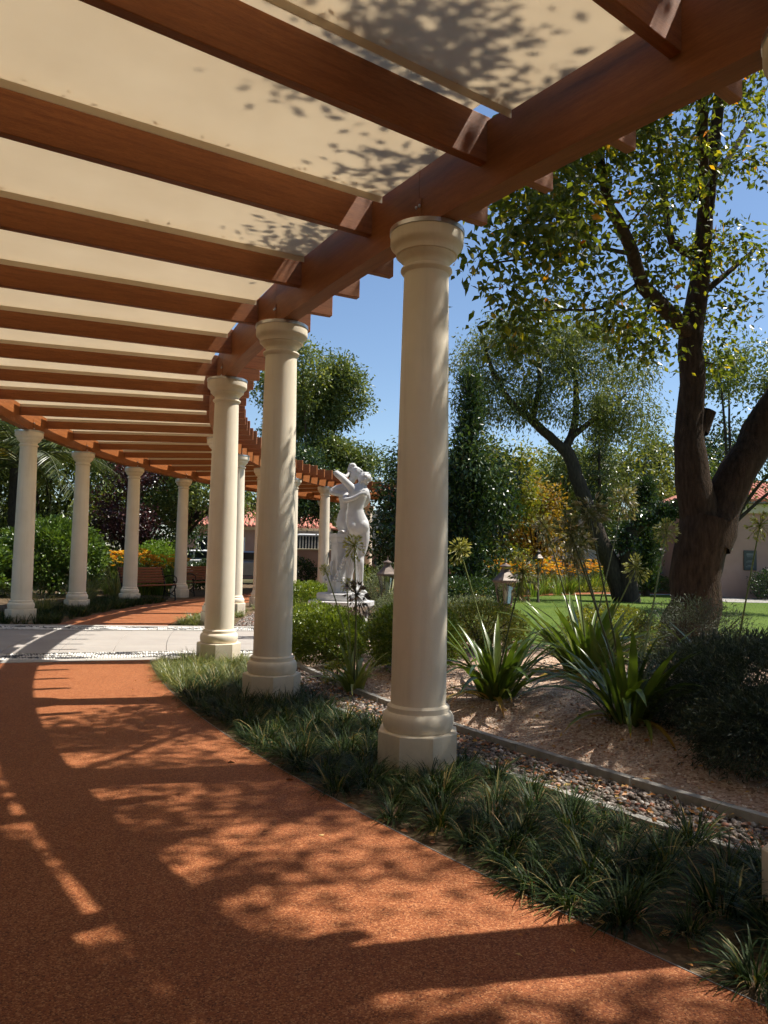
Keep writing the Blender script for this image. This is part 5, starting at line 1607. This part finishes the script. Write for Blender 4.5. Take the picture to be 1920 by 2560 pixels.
sl = math.atan2(1.05, 2.6)
for r_ in range(7):
    for c_ in range(26):
        x = 13.0 + c_ * .19 + .0 * r_
        y = 29.58 + r_ * .33
        if x < 12.6 + (y - 29.6) * .8: continue
        o_ = link('tile', tm, rf, (x, y, 3.80 + (y - 29.6) * math.tan(sl) + .02))
        o_.rotation_euler = (-(math.pi / 2 - sl), 0, 0)
        o_.matrix_parent_inverse = Matrix.Identity(4)
for i in range(7):
    t = i / 7
    o_ = link('ridge_tile', tm, rf, (12.5 + 2.1 * t, 29.6 + 2.6 * t, 3.83 + 1.05 * t))
    o_.rotation_euler = Vector((2.1, 2.6, 1.05)).to_track_quat('Z', 'Y').to_euler(); o_.scale = (1.25, 1.25, 1.2)
wn_ = hp(MB().box(12.95, 13.72, 29.95, 30.0, 1.85, 2.95).obj('window', MT['trim'], None, False, .01))
for i in range(14):
    MB().box(13.06, 13.6, 29.935, 29.949, 1.98 + i * .06, 2.015 + i * .06).obj('louvre', MT['grey'], wn_)
pq = hp(MB().box(14.15, 14.66, 29.955, 29.998, 1.08, 1.86).obj('plaque', MT['plaque'], None, False, .01))
for (x0, x1, z0, z1) in ((14.26, 14.54, 1.66, 1.75), (14.28, 14.52, 1.60, 1.625), (14.30, 14.50, 1.44, 1.465), (14.24, 14.56, 1.40, 1.42), (14.30, 14.50, 1.26, 1.285), (14.23, 14.57, 1.21, 1.23)):
    n_ = int((x1 - x0) / .045)
    for q in range(n_):
        w_ = (x1 - x0) / n_
        MB().box(x0 + q * w_, x0 + q * w_ + w_ * .72, 29.951, 29.9545, z0, z1).obj('lettering', MT['plaquemark'], pq)
tag(hs, 'pink house with cream fascia, red tile roof and a dark wall plaque', 'house')
tag(MB().box(12.0, 26, 26.6, 30.0, -.05, .0).obj('pavement', MT['concrete']), 'grey pavement strip in front of the pink house', None, None, 'structure')

# white garden wall
gw = empty('garden_wall', (10.8, 36, 0)); tag(gw, 'weathered white garden wall behind the lawn', 'wall')
def gp(o, w, r): o.parent = r; o.matrix_parent_inverse = Matrix.Translation(-Vector(r.location)); return o
gp(MB().box(6.5, 15.5, 35.9, 36.15, -.05, 1.78).obj('wall_face', MT['gwall']), 0, gw)
gp(MB().box(6.45, 15.55, 35.86, 36.19, 1.7805, 1.86).obj('coping', MT['white'], None, False, .01), 0, gw)
rl = MB()
for i in range(60):
    x = 6.6 + i * .15
    rl.tube([(x, 36.02, 1.86), (x, 36.02, 2.35)], .009, 5)
rl.tube([(6.5, 36.02, 2.3), (15.5, 36.02, 2.3)], .012, 5)
gp(rl.obj('railing', MT['iron']), 0, gw)

# ------------------------------------------------------------------ left background: pink house, boundary wall, vehicles
h2_ = empty('house', (-9.5, 46, 0))
def lp(o): o.parent = h2_; o.matrix_parent_inverse = Matrix.Translation((9.5, -46, 0)); return o
lp(MB().box(-11.6, -6.9, 42, 50, -.05, 2.75).obj('wall', MT['pink']))
lp(MB().box(-6.9, -3.0, 43.2, 50, -.05, 2.75).obj('side_wall', MT['white']))
lp(MB().box(-11.75, -2.9, 41.75, 42.0, 2.62, 2.80).obj('fascia', MT['trim'], None, False, .02))
rf2 = lp(MB().add([(-12.2, 41.5, 2.8), (-2.6, 41.5, 2.8), (-2.6, 50.5, 2.8), (-12.2, 50.5, 2.8), (-9.4, 45.2, 4.5), (-5.4, 45.2, 4.5)], [(0, 3, 2, 1), (0, 1, 5, 4), (2, 3, 4, 5), (1, 2, 5), (3, 0, 4)]).obj('roof', MT['tile']))
sl2 = math.atan2(1.7, 3.7)
for r_ in range(9):
    for c_ in range(40):
        x = -11.9 + c_ * .23
        y = 41.5 + r_ * .38
        t = (y - 41.5) / 3.7
        if x < -12.1 + 2.8 * t or x > -2.7 - 2.8 * t: continue
        o_ = link('tile', tm, rf2, (x, y, 2.82 + (y - 41.5) * math.tan(sl2))); o_.rotation_euler = (-(math.pi / 2 - sl2), 0, 0); o_.scale = (1.2, 1.2, 1.15)
        o_.matrix_parent_inverse = Matrix.Identity(4)
for x0, x1 in ((-10.3, -9.3), (-8.6, -7.6)):
    wf = lp(MB().box(x0, x1, 41.95, 42.0, .9, 2.2).obj('window', MT['white'], None, False, .01))
    MB().box(x0 + .1, x1 - .1, 41.935, 41.949, 1.0, 2.1).obj('pane', MT['darkglass'], wf)
wf = lp(MB().box(-6.7, -5.2, 43.1, 43.2, 1.75, 2.55).obj('window', MT['darkglass'], None, False, .01))
for i in range(9):
    MB().tube([(-6.6 + i * .165, 43.07, 1.78), (-6.6 + i * .165, 43.07, 2.52)], .015, 5).obj('bar', MT['white'], wf)
tag(h2_, 'low pink house with white framed windows behind the benches', 'house')
bw = empty('boundary_wall', (-1.0, 38, 0)); tag(bw, 'pinkish boundary wall topped by white railings behind the statue', 'wall')
gp(MB().box(-6.2, 6, 37.9, 38.15, -.05, 1.55).obj('wall_face', MT['pink']), 0, bw)
gp(MB().box(-6.25, 6.05, 37.86, 38.19, 1.5505, 1.62).obj('coping', MT['trim'], None, False, .01), 0, bw)
for i in range(80):
    x = -6.1 + i * .15
    gp(MB().tube([(x, 38.02, 1.62), (x, 38.02, 2.3)], .012, 5).obj('baluster', MT['white']), 0, bw)
gp(MB().box(-6.2, 6, 38.0, 38.04, 2.25, 2.29).obj('rail', MT['white']), 0, bw)
wh = empty('white_building', (-1, 52, 0)); tag(wh, 'white flat building behind the boundary wall', 'building')
gp(MB().box(-6, 6, 53, 58, -.05, 4.2).obj('wall', MT['white']), 0, wh)
gp(MB().box(-6.1, 6.1, 52.9, 58.1, 4.2, 4.45).obj('parapet', MT['white'], None, False, .02), 0, wh)
for x in (-4.6, -2.0, 1.0, 3.6):
    wf = gp(MB().box(x, x + 1.2, 52.95, 53.0, 1.6, 2.9).obj('window', MT['grey'], None, False, .01), 0, wh)
    MB().box(x + .1, x + 1.1, 52.93, 52.949, 1.7, 2.8).obj('pane', MT['darkglass'], wf)

def car(x, y, rz, paint, prof, roofp, label, cat, W=1.75, wheels=(-1.3, 1.3)):
    r = empty('parked_car' if cat == 'car' else 'parked_van', (x, y, 0), rz)
    bo_ = MB().prism(prof, -W / 2, W / 2).obj('body', MT[paint], r, True, .04)
    rp_ = [(px * .96, pz) for px, pz in roofp]
    MB().prism(rp_, -W / 2 + .12, W / 2 - .12).obj('cabin', MT[paint], r, True, .05)
    xs = [p[0] for p in roofp]; z0, z1 = min(p[1] for p in roofp), max(p[1] for p in roofp)
    for s in (-1, 1):
        for (a, b) in ((.2, .5), (.53, .82)):
            xa, xb = min(xs) + (max(xs) - min(xs)) * a, min(xs) + (max(xs) - min(xs)) * b
            MB().box(xa, xb, s * (W / 2 - .125), s * (W / 2 - .105), z0 + .1, z1 - .1).obj('side_window', MT['darkglass'], r, False, .01)
    for xw in wheels:
        for s in (-1, 1):
            w_ = MB().tube([(xw, s * (W / 2 - .2), .31), (xw, s * (W / 2 + .01), .31)], .31, 20).obj('wheel', MT['rubber'], r, True)
            MB().tube([(xw, s * (W / 2 + .0), .31), (xw, s * (W / 2 + .02), .31)], .19, 16).obj('rim', MT['steel'], w_, True)
    for s in (-1, 1):
        MB().box(prof[0][0] - .01, prof[0][0] + .05, s * .55 - .16, s * .55 + .16, .6, .74).obj('headlight', MT['white'], r, False, .01)
    tag(r, label, cat)
    return r
P1 = [(-2.1, .3), (-2.12, .7), (-1.95, .85), (-1.0, .95), (1.9, 1.0), (2.1, .8), (2.08, .3)]
P1r = [(-1.1, .94), (-.45, 1.42), (1.1, 1.46), (1.85, .98)]
car(-6.0, 35.2, .15, 'carpaint', P1, P1r, 'silver car parked behind the far columns', 'car')
car(-9.6, 38.2, -.1, 'carwhite', P1, P1r, 'pale car parked in front of the pink house', 'car')
P2 = [(-2.4, .35), (-2.42, .9), (-2.2, 1.1), (-1.7, 1.2), (2.4, 1.2), (2.4, .35)]
P2r = [(-1.75, 1.19), (-1.2, 2.2), (-.9, 2.42), (2.38, 2.42), (2.39, 1.19)]
car(-3.6, 41.0, .0, 'carwhite', P2, P2r, 'white van parked behind the railings', 'van', 1.95, (-1.5, 1.5))
q = MB().sphere((0, 0, .04), (.055, .04, .035), 9, 6).add([(-.03, -.02, .06), (.05, -.01, .085), (.03, .04, .07)], [(0, 1, 2)]).obj('plastic_scrap', MT['blue'])
q.location = pol(21.5, -.322, .02)
tag(q, 'small crumpled blue plastic scrap by the third column', 'litter')
